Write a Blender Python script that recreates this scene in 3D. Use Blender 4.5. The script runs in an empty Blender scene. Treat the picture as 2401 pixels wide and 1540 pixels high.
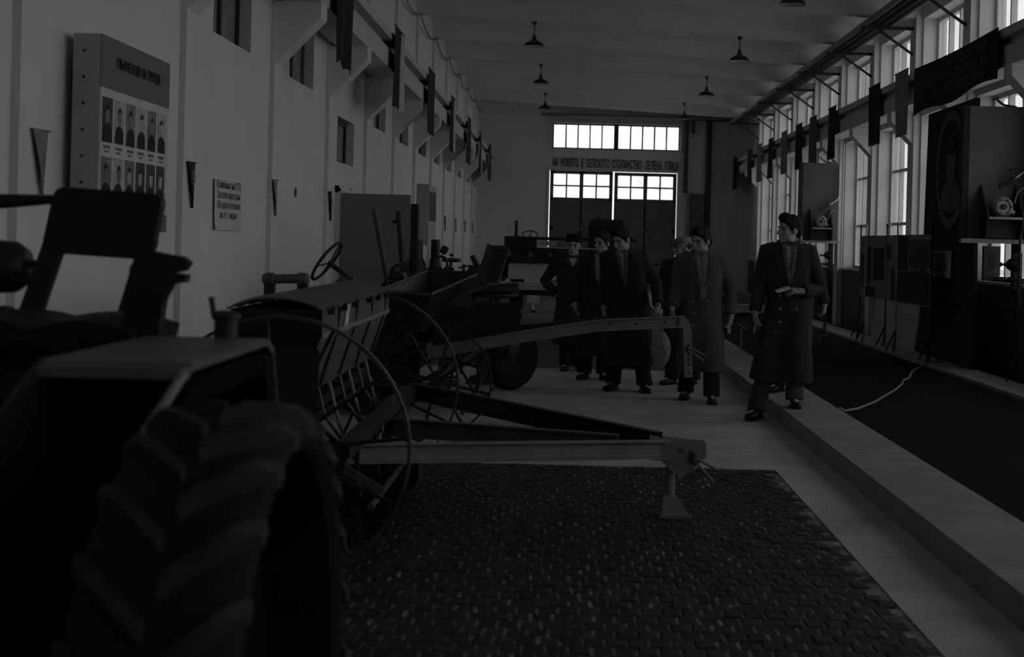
import bpy, bmesh, math, random
from mathutils import Vector, Matrix, Quaternion
import mathutils.noise as mnoise

random.seed(7)
scene = bpy.context.scene
C = scene.collection
V = Vector
PI = math.pi

# ------------------------------------------------------------------ camera
# eye height 1.57 m, 50 mm lens on 36 mm film, level but rolled 1.43 deg,
# the frame is a crop off the lens axis (shift)
cam = bpy.data.cameras.new('camera')
cam.sensor_width = 36.0
cam.lens = 50.0
cam.shift_x = -132.0 / 2401
cam.shift_y = -202.0 / 2401
cam.clip_start = 0.05
cam.clip_end = 400
cam.dof.use_dof = True
cam.dof.focus_distance = 13.5
cam.dof.aperture_fstop = 3.4
cam_o = bpy.data.objects.new('camera', cam)
C.objects.link(cam_o)
cam_o.matrix_world = (Matrix.Translation((0, 0, 1.57)) @ Matrix.Rotation(PI / 2, 4, 'X')
                      @ Matrix.Rotation(math.atan(0.025), 4, 'Z'))
scene.camera = cam_o

# ------------------------------------------------------------------ light: overcast sky only
world = bpy.data.worlds.new('overcast_sky')
scene.world = world
world.use_nodes = True
bg = world.node_tree.nodes['Background']
bg.inputs['Color'].default_value = (1, 1, 1, 1)
bg.inputs['Strength'].default_value = 1.25
vs = scene.view_settings
vs.view_transform = 'Standard'
vs.look = 'None'
vs.exposure = 0.45
vs.gamma = 1.0
vs.use_curve_mapping = False
try:
    scene.cycles.max_bounces = 10
    scene.cycles.diffuse_bounces = 8
    scene.cycles.transparent_max_bounces = 12
    scene.cycles.caustics_reflective = False
    scene.cycles.caustics_refractive = False
except Exception:
    pass

# ------------------------------------------------------------------ materials
M = {}


def mat(name, g, rough=0.7, metal=0.0, var=0.12, scale=6.0, bump=0.0, bscale=40.0, spec=0.3, stretch=None):
    m = bpy.data.materials.new(name)
    m.use_nodes = True
    nt = m.node_tree
    b = nt.nodes['Principled BSDF']
    b.inputs['Roughness'].default_value = rough
    b.inputs['Metallic'].default_value = metal
    b.inputs['Specular IOR Level'].default_value = spec
    tc = nt.nodes.new('ShaderNodeTexCoord')
    co = tc.outputs['Object']
    if stretch:
        mp = nt.nodes.new('ShaderNodeMapping')
        mp.inputs['Scale'].default_value = stretch
        nt.links.new(co, mp.inputs['Vector'])
        co = mp.outputs['Vector']
    n = nt.nodes.new('ShaderNodeTexNoise')
    n.inputs['Scale'].default_value = scale
    n.inputs['Detail'].default_value = 5.0
    nt.links.new(co, n.inputs['Vector'])
    r = nt.nodes.new('ShaderNodeValToRGB')
    lo, hi = g * (1 - var), min(1, g * (1 + var))
    r.color_ramp.elements[0].position = 0.3
    r.color_ramp.elements[1].position = 0.7
    r.color_ramp.elements[0].color = (lo, lo, lo, 1)
    r.color_ramp.elements[1].color = (hi, hi, hi, 1)
    nt.links.new(n.outputs['Fac'], r.inputs['Fac'])
    nt.links.new(r.outputs['Color'], b.inputs['Base Color'])
    if bump:
        n2 = nt.nodes.new('ShaderNodeTexNoise')
        n2.inputs['Scale'].default_value = bscale
        n2.inputs['Detail'].default_value = 4.0
        nt.links.new(co, n2.inputs['Vector'])
        bp = nt.nodes.new('ShaderNodeBump')
        bp.inputs['Strength'].default_value = bump
        bp.inputs['Distance'].default_value = 0.02
        nt.links.new(n2.outputs['Fac'], bp.inputs['Height'])
        nt.links.new(bp.outputs['Normal'], b.inputs['Normal'])
    M[name] = m
    return m


def glass(name, clear, stain=0.0, sscale=3.0, refl=0.06):
    m = bpy.data.materials.new(name)
    m.use_nodes = True
    nt = m.node_tree
    nt.nodes.clear()
    out = nt.nodes.new('ShaderNodeOutputMaterial')
    tr = nt.nodes.new('ShaderNodeBsdfTransparent')
    gl = nt.nodes.new('ShaderNodeBsdfGlossy')
    gl.inputs['Roughness'].default_value = 0.05
    mix = nt.nodes.new('ShaderNodeMixShader')
    # Schlick reflectance, the same on both faces of the thin pane
    lw = nt.nodes.new('ShaderNodeLayerWeight')
    lw.inputs['Blend'].default_value = 0.5
    pw = nt.nodes.new('ShaderNodeMath')
    pw.operation = 'POWER'
    pw.inputs[1].default_value = 5.0
    nt.links.new(lw.outputs['Facing'], pw.inputs[0])
    ma = nt.nodes.new('ShaderNodeMath')
    ma.operation = 'MULTIPLY_ADD'
    ma.inputs[1].default_value = 0.96
    ma.inputs[2].default_value = 0.04
    nt.links.new(pw.outputs[0], ma.inputs[0])
    nt.links.new(ma.outputs[0], mix.inputs['Fac'])
    tc = nt.nodes.new('ShaderNodeTexCoord')
    n = nt.nodes.new('ShaderNodeTexNoise')
    n.inputs['Scale'].default_value = sscale
    n.inputs['Detail'].default_value = 4
    nt.links.new(tc.outputs['Object'], n.inputs['Vector'])
    r = nt.nodes.new('ShaderNodeValToRGB')
    a, b = clear, clear * (1 - stain)
    r.color_ramp.elements[0].position = 0.48
    r.color_ramp.elements[1].position = 0.72
    r.color_ramp.elements[0].color = (a, a, a, 1)
    r.color_ramp.elements[1].color = (b, b, b, 1)
    nt.links.new(n.outputs['Fac'], r.inputs['Fac'])
    nt.links.new(r.outputs['Color'], tr.inputs['Color'])
    nt.links.new(tr.outputs[0], mix.inputs[1])
    nt.links.new(gl.outputs[0], mix.inputs[2])
    nt.links.new(mix.outputs[0], out.inputs['Surface'])
    M[name] = m


mat('plaster', .70, .9, var=.05, scale=1.5, bump=.05)
mat('plaster_end', .72, .9, var=.06, scale=1.5, bump=.05)
mat('plaster_ceiling', .78, .95, var=.06, scale=1.2)
mat('beam_paint', .55, .85, var=.05, scale=3)
mat('dado', .10, .7, var=.15, scale=4)
mat('concrete', .42, .75, var=.22, scale=1.6, bump=.15, bscale=30)
mat('kerb', .27, .8, var=.18, scale=2.5, bump=.2, bscale=30)
mat('earth', .008, .95, spec=.1, var=.3, scale=8, bump=.4, bscale=50)
mat('sett', .022, .55, var=.4, scale=9, bump=.25, bscale=60, spec=.35)
mat('sett_b', .032, .6, var=.4, scale=9, bump=.25, bscale=60, spec=.3)
mat('sett_c', .016, .5, var=.4, scale=9, bump=.25, bscale=60, spec=.4)
mat('mortar', .17, .95, var=.9, scale=7, bump=.4, bscale=70)  # patchy with dirt; its paleness also paints the window glints on the joints
mat('ground', .65, .9)
mat('frame_white', .6, .6, var=.05)
mat('frame_dark', .05, .6)
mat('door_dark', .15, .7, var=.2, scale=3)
mat('door_grey', .20, .6, var=.05, scale=2)
mat('board_pane', .20, .6, var=.15, scale=3)
mat('enamel_dark', .03, .4)
mat('enamel_white', .7, .4)
mat('iron', .018, .5, var=.25, scale=12, spec=.4)
mat('iron_mid', .06, .45, var=.25, scale=10, spec=.4)
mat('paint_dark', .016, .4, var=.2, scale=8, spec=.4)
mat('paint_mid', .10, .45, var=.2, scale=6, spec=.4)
mat('paint_grey', .21, .5, var=.15, scale=6, spec=.4)
mat('steel', .38, .35, .8, var=.15, scale=8)
mat('steel_bright', .62, .3, .85, var=.1, scale=3, stretch=(1, 1, 10))
mat('rubber', .014, .8, var=.3, scale=10)
mat('rubber_lit', .035, .85, var=.3, scale=10)  # paler copy of the rubber, light on the tread lugs put into the colour
mat('leather', .014, .5, var=.3, scale=12)
mat('paper', .60, .9, var=.06, scale=6)
mat('paper_grey', .42, .9, var=.08, scale=6)
mat('ink', .03, .9)
mat('ink_soft', .16, .9)
mat('board_grey', .14, .8, var=.08, scale=3)
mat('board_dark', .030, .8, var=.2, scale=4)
mat('board_side', .40, .8, var=.06, scale=3)
mat('cloth_black', .020, .95, var=.3, scale=20)
mat('cloth_dark', .030, .95, var=.3, scale=15)
mat('cloth_dim', .11, .95, var=.2, scale=15)
mat('cloth_mid', .24, .95, var=.2, scale=10)
mat('cloth_light', .5, .95, var=.1, scale=10)
mat('letter_dim', .10, .9)
mat('coat_black', .038, .95, var=.12, scale=30)
mat('coat_blue', .042, .95, var=.12, scale=30)
mat('coat_grey', .10, .95, var=.12, scale=60, bump=.1, bscale=150)
mat('trousers', .024, .95, var=.3, scale=30)
mat('trousers_grey', .07, .95, var=.3, scale=30)
mat('shoe', .014, .45, var=.3, scale=20)
mat('shoe_dusty', .05, .8, var=.3, scale=20)
mat('skin', .36, .6, var=.06, scale=10)
mat('face_line', .03, .8)
mat('hair', .014, .6, var=.5, scale=60, bump=.6, bscale=90)
mat('fur', .016, .95, var=.6, scale=70, bump=1.0, bscale=90)
mat('scarf', .18, .95, var=.4, scale=40)
mat('scarf_dark', .11, .95, var=.5, scale=40)
mat('shirt', .42, .9, var=.1)
mat('button', .25, .3)
mat('net', .42, .9, var=.1)
mat('wood', .13, .7, var=.25, scale=4, stretch=(1, 1, 8))
mat('wood_pale', .34, .8, var=.12, scale=4)
mat('cable', .30, .7)
mat('pipe_dark', .05, .6)
mat('oval_tone', .11, .9)
mat('screen_grey', .22, .8, var=.08, scale=3)
mat('sheet_metal', .5, .35, .3, var=.1, scale=3)
mat('shade_black', .007, .95, var=.3, scale=8, spec=.05)  # near black: shade on the tractor body and in the wheel dish put into colour
mat('header_grey', .17, .8, var=.08, scale=3)
mat('lead', .3, .4, .3)
mat('photo_pale', .42, .8, var=.3, scale=9)
mat('photo_dark', .07, .8, var=.5, scale=9)
mat('photo_mid', .2, .8, var=.4, scale=9)
glass('pane_clear', .97, .2, 1.3)
glass('pane_dirty', .94, .28, 1.6)
glass('pane_dusty', .88, .12, 1.0)
glass('pane_headlamp', .3, .2)


# small side scene: modifiers and lettering are evaluated there, apart from the big scene
side = bpy.data.scenes.new('workbench')


def baked(o):
    side.collection.objects.link(o)
    vl = side.view_layers[0]
    vl.update()
    me = bpy.data.meshes.new_from_object(o.evaluated_get(vl.depsgraph))
    bpy.data.objects.remove(o)
    return me


# ------------------------------------------------------------------ mesh builder
class MB:
    def __init__(s):
        s.v = []
        s.f = []

    def add(s, vs, fs):
        o = len(s.v)
        s.v += [V(p) for p in vs]
        s.f += [tuple(i + o for i in f) for f in fs]
        return s

    def hexa(s, p):  # 8 corners: bottom ring 0-3, top ring 4-7
        return s.add(p, [(3, 2, 1, 0), (4, 5, 6, 7), (0, 1, 5, 4), (1, 2, 6, 5), (2, 3, 7, 6), (3, 0, 4, 7)])

    def box(s, x0, x1, y0, y1, z0, z1):
        return s.hexa([(x0, y0, z0), (x1, y0, z0), (x1, y1, z0), (x0, y1, z0),
                       (x0, y0, z1), (x1, y0, z1), (x1, y1, z1), (x0, y1, z1)])

    def bar(s, p, q, w, h, up=(0, 0, 1)):  # rectangular bar from p to q
        p, q = V(p), V(q)
        d = (q - p).normalized()
        u = V(up)
        if abs(d.dot(u)) > .98:
            u = V((0, 1, 0))
        a = d.cross(u).normalized() * (w / 2)
        b = a.cross(d).normalized() * (h / 2)
        return s.hexa([p - a - b, p + a - b, q + a - b, q - a - b, p - a + b, p + a + b, q + a + b, q - a + b])

    def tube(s, pts, r, n=10, close=False, cap=True, sy=1.0):
        pts = [V(p) for p in pts]
        k = len(pts)
        rs = r if isinstance(r, (list, tuple)) else [r] * k
        rings = []
        prev = None
        for i, p in enumerate(pts):
            if close:
                t = pts[(i + 1) % k] - pts[i - 1]
            else:
                t = pts[min(i + 1, k - 1)] - pts[max(i - 1, 0)]
            t.normalize()
            if prev is None:
                a = t.orthogonal().normalized()
            else:
                a = (prev - t * prev.dot(t))
                a = a.normalized() if a.length > 1e-6 else t.orthogonal().normalized()
            prev = a
            b = t.cross(a)
            rings.append([p + a * (rs[i] * math.cos(2 * PI * j / n)) + b * (rs[i] * sy * math.sin(2 * PI * j / n)) for j in range(n)])
        vs = [q for ring in rings for q in ring]
        fs = []
        for i in range(k if close else k - 1):
            i2 = (i + 1) % k
            for j in range(n):
                j2 = (j + 1) % n
                fs.append((i * n + j, i * n + j2, i2 * n + j2, i2 * n + j))
        if cap and not close:
            fs.append(tuple(range(n - 1, -1, -1)))
            fs.append(tuple((k - 1) * n + j for j in range(n)))
        return s.add(vs, fs)

    def lathe(s, prof, c=(0, 0, 0), axis=(0, 0, 1), n=20):  # prof: (r, h) list along axis
        c = V(c)
        ax = V(axis).normalized()
        a = ax.orthogonal().normalized()
        b = ax.cross(a)
        vs, fs, rows = [], [], []
        for r, h in prof:
            if r < 1e-6:
                rows.append([len(vs)])
                vs.append(c + ax * h)
            else:
                rows.append(list(range(len(vs), len(vs) + n)))
                vs += [c + ax * h + a * (r * math.cos(2 * PI * j / n)) + b * (r * math.sin(2 * PI * j / n)) for j in range(n)]
        for A, B in zip(rows, rows[1:]):
            for j in range(n):
                j2 = (j + 1) % n
                if len(A) == 1 and len(B) == 1:
                    continue
                if len(A) == 1:
                    fs.append((A[0], B[j2], B[j]))
                elif len(B) == 1:
                    fs.append((A[j], A[j2], B[0]))
                else:
                    fs.append((A[j], A[j2], B[j2], B[j]))
        return s.add(vs, fs)

    def ell(s, c, r, nu=14, nv=9, R=None):
        vs, fs = [], []
        c = V(c)
        for i in range(nv + 1):
            th = PI * i / nv
            for j in range(nu):
                ph = 2 * PI * j / nu
                p = V((r[0] * math.sin(th) * math.cos(ph), r[1] * math.sin(th) * math.sin(ph), r[2] * math.cos(th)))
                if R is not None:
                    p = R @ p
                vs.append(c + p)
        for i in range(nv):
            for j in range(nu):
                j2 = (j + 1) % nu
                if i == 0:
                    fs.append((j, (i + 1) * nu + j, (i + 1) * nu + j2))
                elif i == nv - 1:
                    fs.append((i * nu + j, (i + 1) * nu + j, i * nu + j2))
                else:
                    fs.append((i * nu + j, (i + 1) * nu + j, (i + 1) * nu + j2, i * nu + j2))
        return s.add(vs, fs)

    def torus(s, c, axis, R, r, n=28, m=8, arc=(0, 2 * PI), flat=1.0):
        c = V(c)
        ax = V(axis).normalized()
        a = ax.orthogonal().normalized()
        b = ax.cross(a)
        full = abs(arc[1] - arc[0] - 2 * PI) < 1e-6
        vs, fs = [], []
        N = n if full else n + 1
        for i in range(N):
            t = arc[0] + (arc[1] - arc[0]) * i / n
            e = a * math.cos(t) + b * math.sin(t)
            for j in range(m):
                q = 2 * PI * j / m
                vs.append(c + e * (R + r * math.cos(q)) + ax * (r * flat * math.sin(q)))
        for i in range(n):
            i2 = (i + 1) % N
            for j in range(m):
                j2 = (j + 1) % m
                fs.append((i * m + j, i2 * m + j, i2 * m + j2, i * m + j2))
        return s.add(vs, fs)

    def prism(s, poly, o, u, v, d):  # polygon in (u, v) at o, extruded by vector d
        o, u, v, d = V(o), V(u), V(v), V(d)
        n = len(poly)
        a = [o + u * p[0] + v * p[1] for p in poly]
        vs = a + [p + d for p in a]
        fs = [tuple(range(n - 1, -1, -1)), tuple(range(n, 2 * n))]
        fs += [(i, (i + 1) % n, n + (i + 1) % n, n + i) for i in range(n)]
        return s.add(vs, fs)

    def loft(s, rings, cap=True):
        n = len(rings[0])
        vs = [p for r in rings for p in r]
        fs = []
        for i in range(len(rings) - 1):
            for j in range(n):
                j2 = (j + 1) % n
                fs.append((i * n + j, i * n + j2, (i + 1) * n + j2, (i + 1) * n + j))
        if cap:
            fs.append(tuple(range(n - 1, -1, -1)))
            fs.append(tuple((len(rings) - 1) * n + j for j in range(n)))
        return s.add(vs, fs)

    def sheet(s, fn, nu, nv, t=0.0):  # grid surface fn(a, b), optional thickness along its normal
        g = [[V(fn(i / nu, j / nv)) for j in range(nv + 1)] for i in range(nu + 1)]
        w = nv + 1
        vs = [p for row in g for p in row]
        fs = [(i * w + j, (i + 1) * w + j, (i + 1) * w + j + 1, i * w + j + 1) for i in range(nu) for j in range(nv)]
        if t:
            N = len(vs)
            nb = []
            for i in range(nu + 1):
                for j in range(nv + 1):
                    du = g[min(i + 1, nu)][j] - g[max(i - 1, 0)][j]
                    dv = g[i][min(j + 1, nv)] - g[i][max(j - 1, 0)]
                    nn = du.cross(dv)
                    nn = nn.normalized() if nn.length > 1e-9 else V((0, 0, 1))
                    nb.append(g[i][j] - nn * t)
            vs += nb
            fs += [tuple(reversed([q + N for q in f])) for f in list(fs)]
            edge = [i * w for i in range(nu + 1)] + [nu * w + j for j in range(1, w)] + \
                   [i * w + nv for i in range(nu - 1, -1, -1)] + [j for j in range(nv - 1, 0, -1)]
            for a, b in zip(edge, edge[1:] + edge[:1]):
                fs.append((b, a, a + N, b + N))
        return s.add(vs, fs)

    def mesh(s, name, off=None, fix=True):
        me = bpy.data.meshes.new(name)
        vs = [p - off for p in s.v] if off is not None else s.v
        me.from_pydata([tuple(p) for p in vs], [], s.f)
        if fix:
            bm = bmesh.new()
            bm.from_mesh(me)
            bmesh.ops.recalc_face_normals(bm, faces=bm.faces)
            bm.to_mesh(me)
            bm.free()
        return me


def displace(me, fn):
    ns = [0.0] * (3 * len(me.vertices))
    me.vertex_normals.foreach_get('vector', ns)
    cs = [0.0] * len(ns)
    me.vertices.foreach_get('co', cs)
    for i in range(0, len(cs), 3):
        k = fn(V(cs[i:i + 3]))
        cs[i] += ns[i] * k
        cs[i + 1] += ns[i + 1] * k
        cs[i + 2] += ns[i + 2] * k
    me.vertices.foreach_set('co', cs)
    me.update()


def smooth_mesh(me, ang=40):
    me.polygons.foreach_set('use_smooth', [True] * len(me.polygons))
    try:
        me.set_sharp_from_angle(angle=math.radians(ang))
    except Exception:
        pass


def root_loc(parent):
    p = parent
    while p.parent:
        p = p.parent
    return V(p.location)


def part(name, mb, m, parent=None, smooth=True, label=None, fix=True, kind=None):
    """mesh written in WORLD coordinates; its origin goes to the root's location"""
    off = root_loc(parent) if parent else None
    me = mb if isinstance(mb, bpy.types.Mesh) else mb.mesh(name, off, fix)
    if smooth:
        smooth_mesh(me)
    if m is not None:
        me.materials.append(M[m] if isinstance(m, str) else m)
    o = bpy.data.objects.new(name, me)
    C.objects.link(o)
    if parent:
        o.parent = parent
    if label:
        o['label'] = label
    if kind:
        o['kind'] = kind
    return o


def rehome(o, loc):
    """move the origin of a finished single mesh thing to loc"""
    loc = V(loc)
    o.data.transform(Matrix.Translation(-loc))
    o.location = loc
    return o


def tag(o, label, cat, group=None):
    o['label'] = label
    o['category'] = cat
    if group:
        o['group'] = group
    return o


def thing(name, label, cat, loc=(0, 0, 0), group=None):
    o = bpy.data.objects.new(name, None)
    o.empty_display_size = .1
    o.location = loc
    C.objects.link(o)
    return tag(o, label, cat, group)


def struct(name, mb, m, parent=None, smooth=False, label=None):
    o = part(name, mb, m, parent, smooth, label)
    if not parent:
        o['kind'] = 'structure'
    return o


def inst(src, parent=None, loc=None, mtx=None):
    c = src.copy()
    C.objects.link(c)
    c.parent = parent
    if mtx is not None:
        c.matrix_local = mtx
    elif loc is not None:
        c.location = loc
    return c


def copy_tree(o, parent=None):
    c = o.copy()
    C.objects.link(c)
    c.parent = parent
    for ch in list(o.children):
        copy_tree(ch, c)
    return c


def text_mesh(s, size, align='CENTER', sx=1.0, bold=0.0, depth=0.003, spacing=1.0):
    cu = bpy.data.curves.new('lettering', 'FONT')
    cu.body = s
    cu.size = size
    cu.align_x = align
    cu.align_y = 'CENTER'
    cu.extrude = depth
    cu.offset = bold
    cu.resolution_u = 2
    cu.space_line = spacing
    me = baked(bpy.data.objects.new('lettering', cu))
    if sx != 1.0:
        me.transform(Matrix.Diagonal((sx, 1, 1, 1)))
    return me


def lettering(s, size, m, parent, o, u, v, spacing=1.0, **k):
    """flat lettering, one object for each line: text x along u, y along v, origin o, in world space"""
    u, v = V(u).normalized(), V(v).normalized()
    lines = s.split('\n')
    for i, ln in enumerate(lines):
        me = text_mesh(ln, size, **k)
        mt = Matrix((u, v, u.cross(v))).transposed().to_4x4()
        mt.translation = V(o) + v * (size * spacing * ((len(lines) - 1) / 2 - i)) - root_loc(parent)
        me.transform(mt)
        me.materials.clear()
        me.materials.append(M[m])
        ob = bpy.data.objects.new('lettering', me)
        C.objects.link(ob)
        ob.parent = parent
        ob['kind'] = 'stuff'
    return ob


def grid_wall(mb, P, a0, a1, z0, z1, t, holes):
    """wall with openings; P(a, z, depth) -> point, depth 0 front .. t back"""
    A = sorted({a0, a1} | {h[0] for h in holes} | {h[1] for h in holes})
    Z = sorted({z0, z1} | {h[2] for h in holes} | {h[3] for h in holes})
    A = [a for a in A if a0 <= a <= a1]
    Z = [z for z in Z if z0 <= z <= z1]

    def hole(i, j):
        if i < 0 or j < 0 or i >= len(A) - 1 or j >= len(Z) - 1:
            return None
        ca, cz = (A[i] + A[i + 1]) / 2, (Z[j] + Z[j + 1]) / 2
        return any(h[0] < ca < h[1] and h[2] < cz < h[3] for h in holes)
    for i in range(len(A) - 1):
        for j in range(len(Z) - 1):
            if hole(i, j):
                continue
            a, b, c, d = A[i], A[i + 1], Z[j], Z[j + 1]
            for dp in (0, t):
                mb.add([P(a, c, dp), P(b, c, dp), P(b, d, dp), P(a, d, dp)], [(0, 1, 2, 3) if dp == 0 else (3, 2, 1, 0)])
            for (ii, jj, e) in ((i - 1, j, (a, c, a, d)), (i + 1, j, (b, c, b, d)), (i, j - 1, (a, c, b, c)), (i, j + 1, (a, d, b, d))):
                if hole(ii, jj) in (True, None):
                    mb.add([P(e[0], e[1], 0), P(e[2], e[3], 0), P(e[2], e[3], t), P(e[0], e[1], t)], [(0, 1, 2, 3)])
# ================================================================== THE HALL
XL, XR, YE, YB = -2.8, 5.47, 43.3, -6.0
BAY = 3.03
Y0 = 7.10


def yb(n):
    return Y0 + BAY * n


def zb(x):  # underside of the ceiling beams (roof falls to the window side)
    return 5.467 - 0.047 * x


# ---- floor
mb = MB()
mb.box(XL, 1.93, 10.05, 17.7, -.12, 0)
mb.box(1.50, 1.93, YB, 10.05, -.12, 0)
mb.box(XL, -1.95, YB, 10.05, -.12, 0)
floor = struct('floor', mb, 'concrete')
floor['label'] = 'worn cement hall floor with a sunken field of small dark setts'
mb = MB().box(-1.95, 1.50, YB, 10.05, -.12, -.005)
part('mortar_bed', mb, 'mortar', floor, False)
mb = MB().box(XL, 1.93, 17.7, YE, -.12, -.004)
part('far_paving', mb, 'sett_b', floor, False, label='dark paving at the far end of the hall')


def sett_mesh(seed, w, l):
    r = random.Random(seed)
    b = MB()
    a, c, h = w / 2, l / 2, .030
    t = .006
    j = lambda q: r.uniform(-q, q)
    base = [(-a, -c, -h), (a, -c, -h), (a, c, -h), (-a, c, -h)]
    mid = [(x, y, -t * .9 + j(.001)) for x, y, _ in base]
    top = [(x * (1 - t / a * .9) + j(.002), y * (1 - t / c * .9) + j(.002), j(.0025)) for x, y, _ in base]
    cen = [(0, 0, .001 + j(.001))]
    v = base + mid + top + cen
    f = []
    for k in (0, 4):
        for i in range(4):
            i2 = (i + 1) % 4
            f.append((k + i, k + i2, k + 4 + i2, k + 4 + i))
    f += [(8 + i, 8 + (i + 1) % 4, 12) for i in range(4)]
    b.add(v, f)
    me = b.mesh('sett')
    me.materials.append(M[('sett', 'sett_b', 'sett_c')[seed % 3]])
    return me


SW, SL = .088, .118
sett_protos = [sett_mesh(k, SW - .009 - .001 * (k % 3), SL - .004) for k in range(9)]
cells = []
row = 0
y = 4.6
while y < 10.02:
    off = (row % 2) * SW / 2 + random.uniform(-.012, .012)
    x = -1.93 + off
    lim = 1.50 + random.uniform(-.05, .03)
    while x + SW < lim:
        cells.append((x + SW / 2, y + SL / 2))
        x += SW
    y += SL
    row += 1


def px_of(x, y, z=0.0):
    u, v = x * 3334 / y, (1.57 - z) * 3334 / y
    return 1332 + u - .025 * v, 568 + v + .025 * u


def in_view(x, y):
    a, b = px_of(x, y)
    return 800 < a < 2380 and b < 1560


near = sorted([c for c in cells if in_view(*c)], key=lambda c: c[1])
chosen = set(near[:300])
rest = MB()
for c in cells:
    k = random.randrange(9)
    rz = random.uniform(-.05, .05)
    z = random.uniform(-.003, .004)
    tx, ty = random.uniform(-.02, .02), random.uniform(-.02, .02)
    mt = Matrix.Translation((c[0], c[1], z)) @ Matrix.Rotation(rz, 4, 'Z') @ Matrix.Rotation(tx, 4, 'X') @ Matrix.Rotation(ty, 4, 'Y')
    if c in chosen:
        o = bpy.data.objects.new('sett', sett_protos[k])
        C.objects.link(o)
        o.parent = floor
        o.matrix_local = mt
    else:
        me = sett_protos[k]
        rest.add([mt @ q.co for q in me.vertices], [tuple(p.vertices) for p in me.polygons])
part('sett_field', rest, 'sett', floor, False, kind='stuff')

# ---- kerbs and the planted-out strip along the windows
mb = MB()
for a, b in zip(range(-6, 43, 4), range(-2, 47, 4)):
    b = min(b, YE)
    jx = random.uniform(-.006, .006)
    mb.hexa([(1.93, a + .004, -.1), (2.465, a + .004, -.1), (2.465, b - .004, -.1), (1.93, b - .004, -.1),
             (1.945 + jx, a + .004, .14), (2.46, a + .004, .14), (2.46, b - .004, .14), (1.945 + jx, b - .004, .14)])
k1 = struct('trim_1', mb, 'kerb')
k1['label'] = 'broad pale concrete kerb beside the driving lane'
mb = MB().box(2.465, 4.58, YB, YE, -.12, .10)
bed = struct('floor_strip', mb, 'earth')
bed['label'] = 'dark earth strip between the two concrete kerbs'
mb = MB().box(4.58, 5.02, YB, YE, -.12, .14)
k2 = struct('trim_2', mb, 'kerb')
k2['label'] = 'narrow concrete kerb in front of the window wall'
mb = MB().box(5.02, XR, YB, YE, -.12, .06)
struct('floor_gutter', mb, 'earth')

# ---- left wall with its small high windows and a doorway
lw = [(yb(n) + .92, yb(n) + 2.22, 3.14, 3.74) for n in range(-4, 12) if n != 3]
lw.append((17.05, 18.35, 2.47, 3.02))
holes = lw + [(17.05, 17.95, -1, 2.10)]
mb = MB()
grid_wall(mb, lambda a, z, d: (XL - d, a, z), YB, YE, 0, 6.4, .30, holes)
wall_l = struct('wall_left', mb, 'plaster')
bb = MB().box(XL - .33, XL - .30, YB, YE, 0, 6.4)
part('outer_leaf', bb, 'board_dark', wall_l, False)
pil = MB().box(0, .045, 0, .34, 0, 5.55)
pm = pil.mesh('pilaster')
pm.materials.append(M['plaster'])
br = MB()
# corbel: up the wall, 45 degree haunch, short vertical nose
br.prism([(0, 3.12), (.46, 3.60), (.46, 3.74), (0, 3.74)], (0, 0, 0), (1, 0, 0), (0, 0, 1), (0, .30, 0))
bm_ = br.mesh('corbel')
bm_.materials.append(M['plaster'])
for n in range(-4, 12):
    o = bpy.data.objects.new('pilaster', pm)
    C.objects.link(o)
    o.parent = wall_l
    o.location = (XL, yb(n), 0)
    o = bpy.data.objects.new('corbel', bm_)
    C.objects.link(o)
    o.parent = wall_l
    o.location = (XL, yb(n) + .02, 0)
mb = MB()
mb.box(XL + .10, XL + .46, YB, YE, 3.74, 3.98)
mb.box(XL + .10, XL + .38, YB, YE, 3.98, 4.08)
mb.box(XL + .10, XL + .50, YB, YE, 4.08, 4.18)
part('crane_beam', mb, 'beam_paint', wall_l, False, label='concrete crane beam running the length of the wall')

for i, h in enumerate(lw):
    if h[0] < 5 or h[0] > 40:
        continue
    mb = MB()
    x = XL - .16
    a, b, c, d = h
    fw = .05
    for q in ((a, a + fw, c, d), (b - fw, b, c, d), (a, b, c, c + fw), (a, b, d - fw, d), ((a + b) / 2 - .03, (a + b) / 2 + .03, c, d)):
        mb.box(x, x + .06, q[0], q[1], q[2], q[3])
    w = struct('window_%d' % (i + 1), mb, 'frame_dark' if i % 2 else 'wood')
    w['label'] = 'small high window in the left wall'
    for s_ in (0, 1):
        p0 = a + fw + s_ * ((b - a) / 2 - .02)
        p1 = p0 + (b - a) / 2 - fw - .03
        part('pane', MB().box(x + .02, x + .03, p0, p1, c + fw, d - fw), 'board_pane', w, False)

# doorway with an open door leaf
mb = MB()
for q in ((16.97, 17.05, 0, 2.18), (17.95, 18.03, 0, 2.18), (16.97, 18.03, 2.10, 2.18)):
    mb.box(XL - .02, XL + .04, q[0], q[1], q[2], q[3])
for q in ((17.0, 17.035, 0, 2.15), (17.965, 18.0, 0, 2.15), (17.0, 18.0, 2.115, 2.15)):
    mb.box(XL, XL + .06, q[0], q[1], q[2], q[3])
d1 = struct('door_1', mb, 'frame_white')
d1['label'] = 'plain grey door standing wide open from the left wall'
part('door_leaf', MB().box(XL + .04, XL + .90, 17.03, 17.07, .02, 2.09), 'door_grey', d1, False)
hb = MB()
hb.tube([(XL + .82, 17.02, 1.05), (XL + .82, 16.98, 1.05), (XL + .72, 16.98, 1.05)], .009)
part('handle', hb, 'steel', d1)
part('room_beyond', MB().box(XL - .30, XL - .28, 17.0, 18.0, 0, 2.1), 'board_dark', d1, False)

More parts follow.
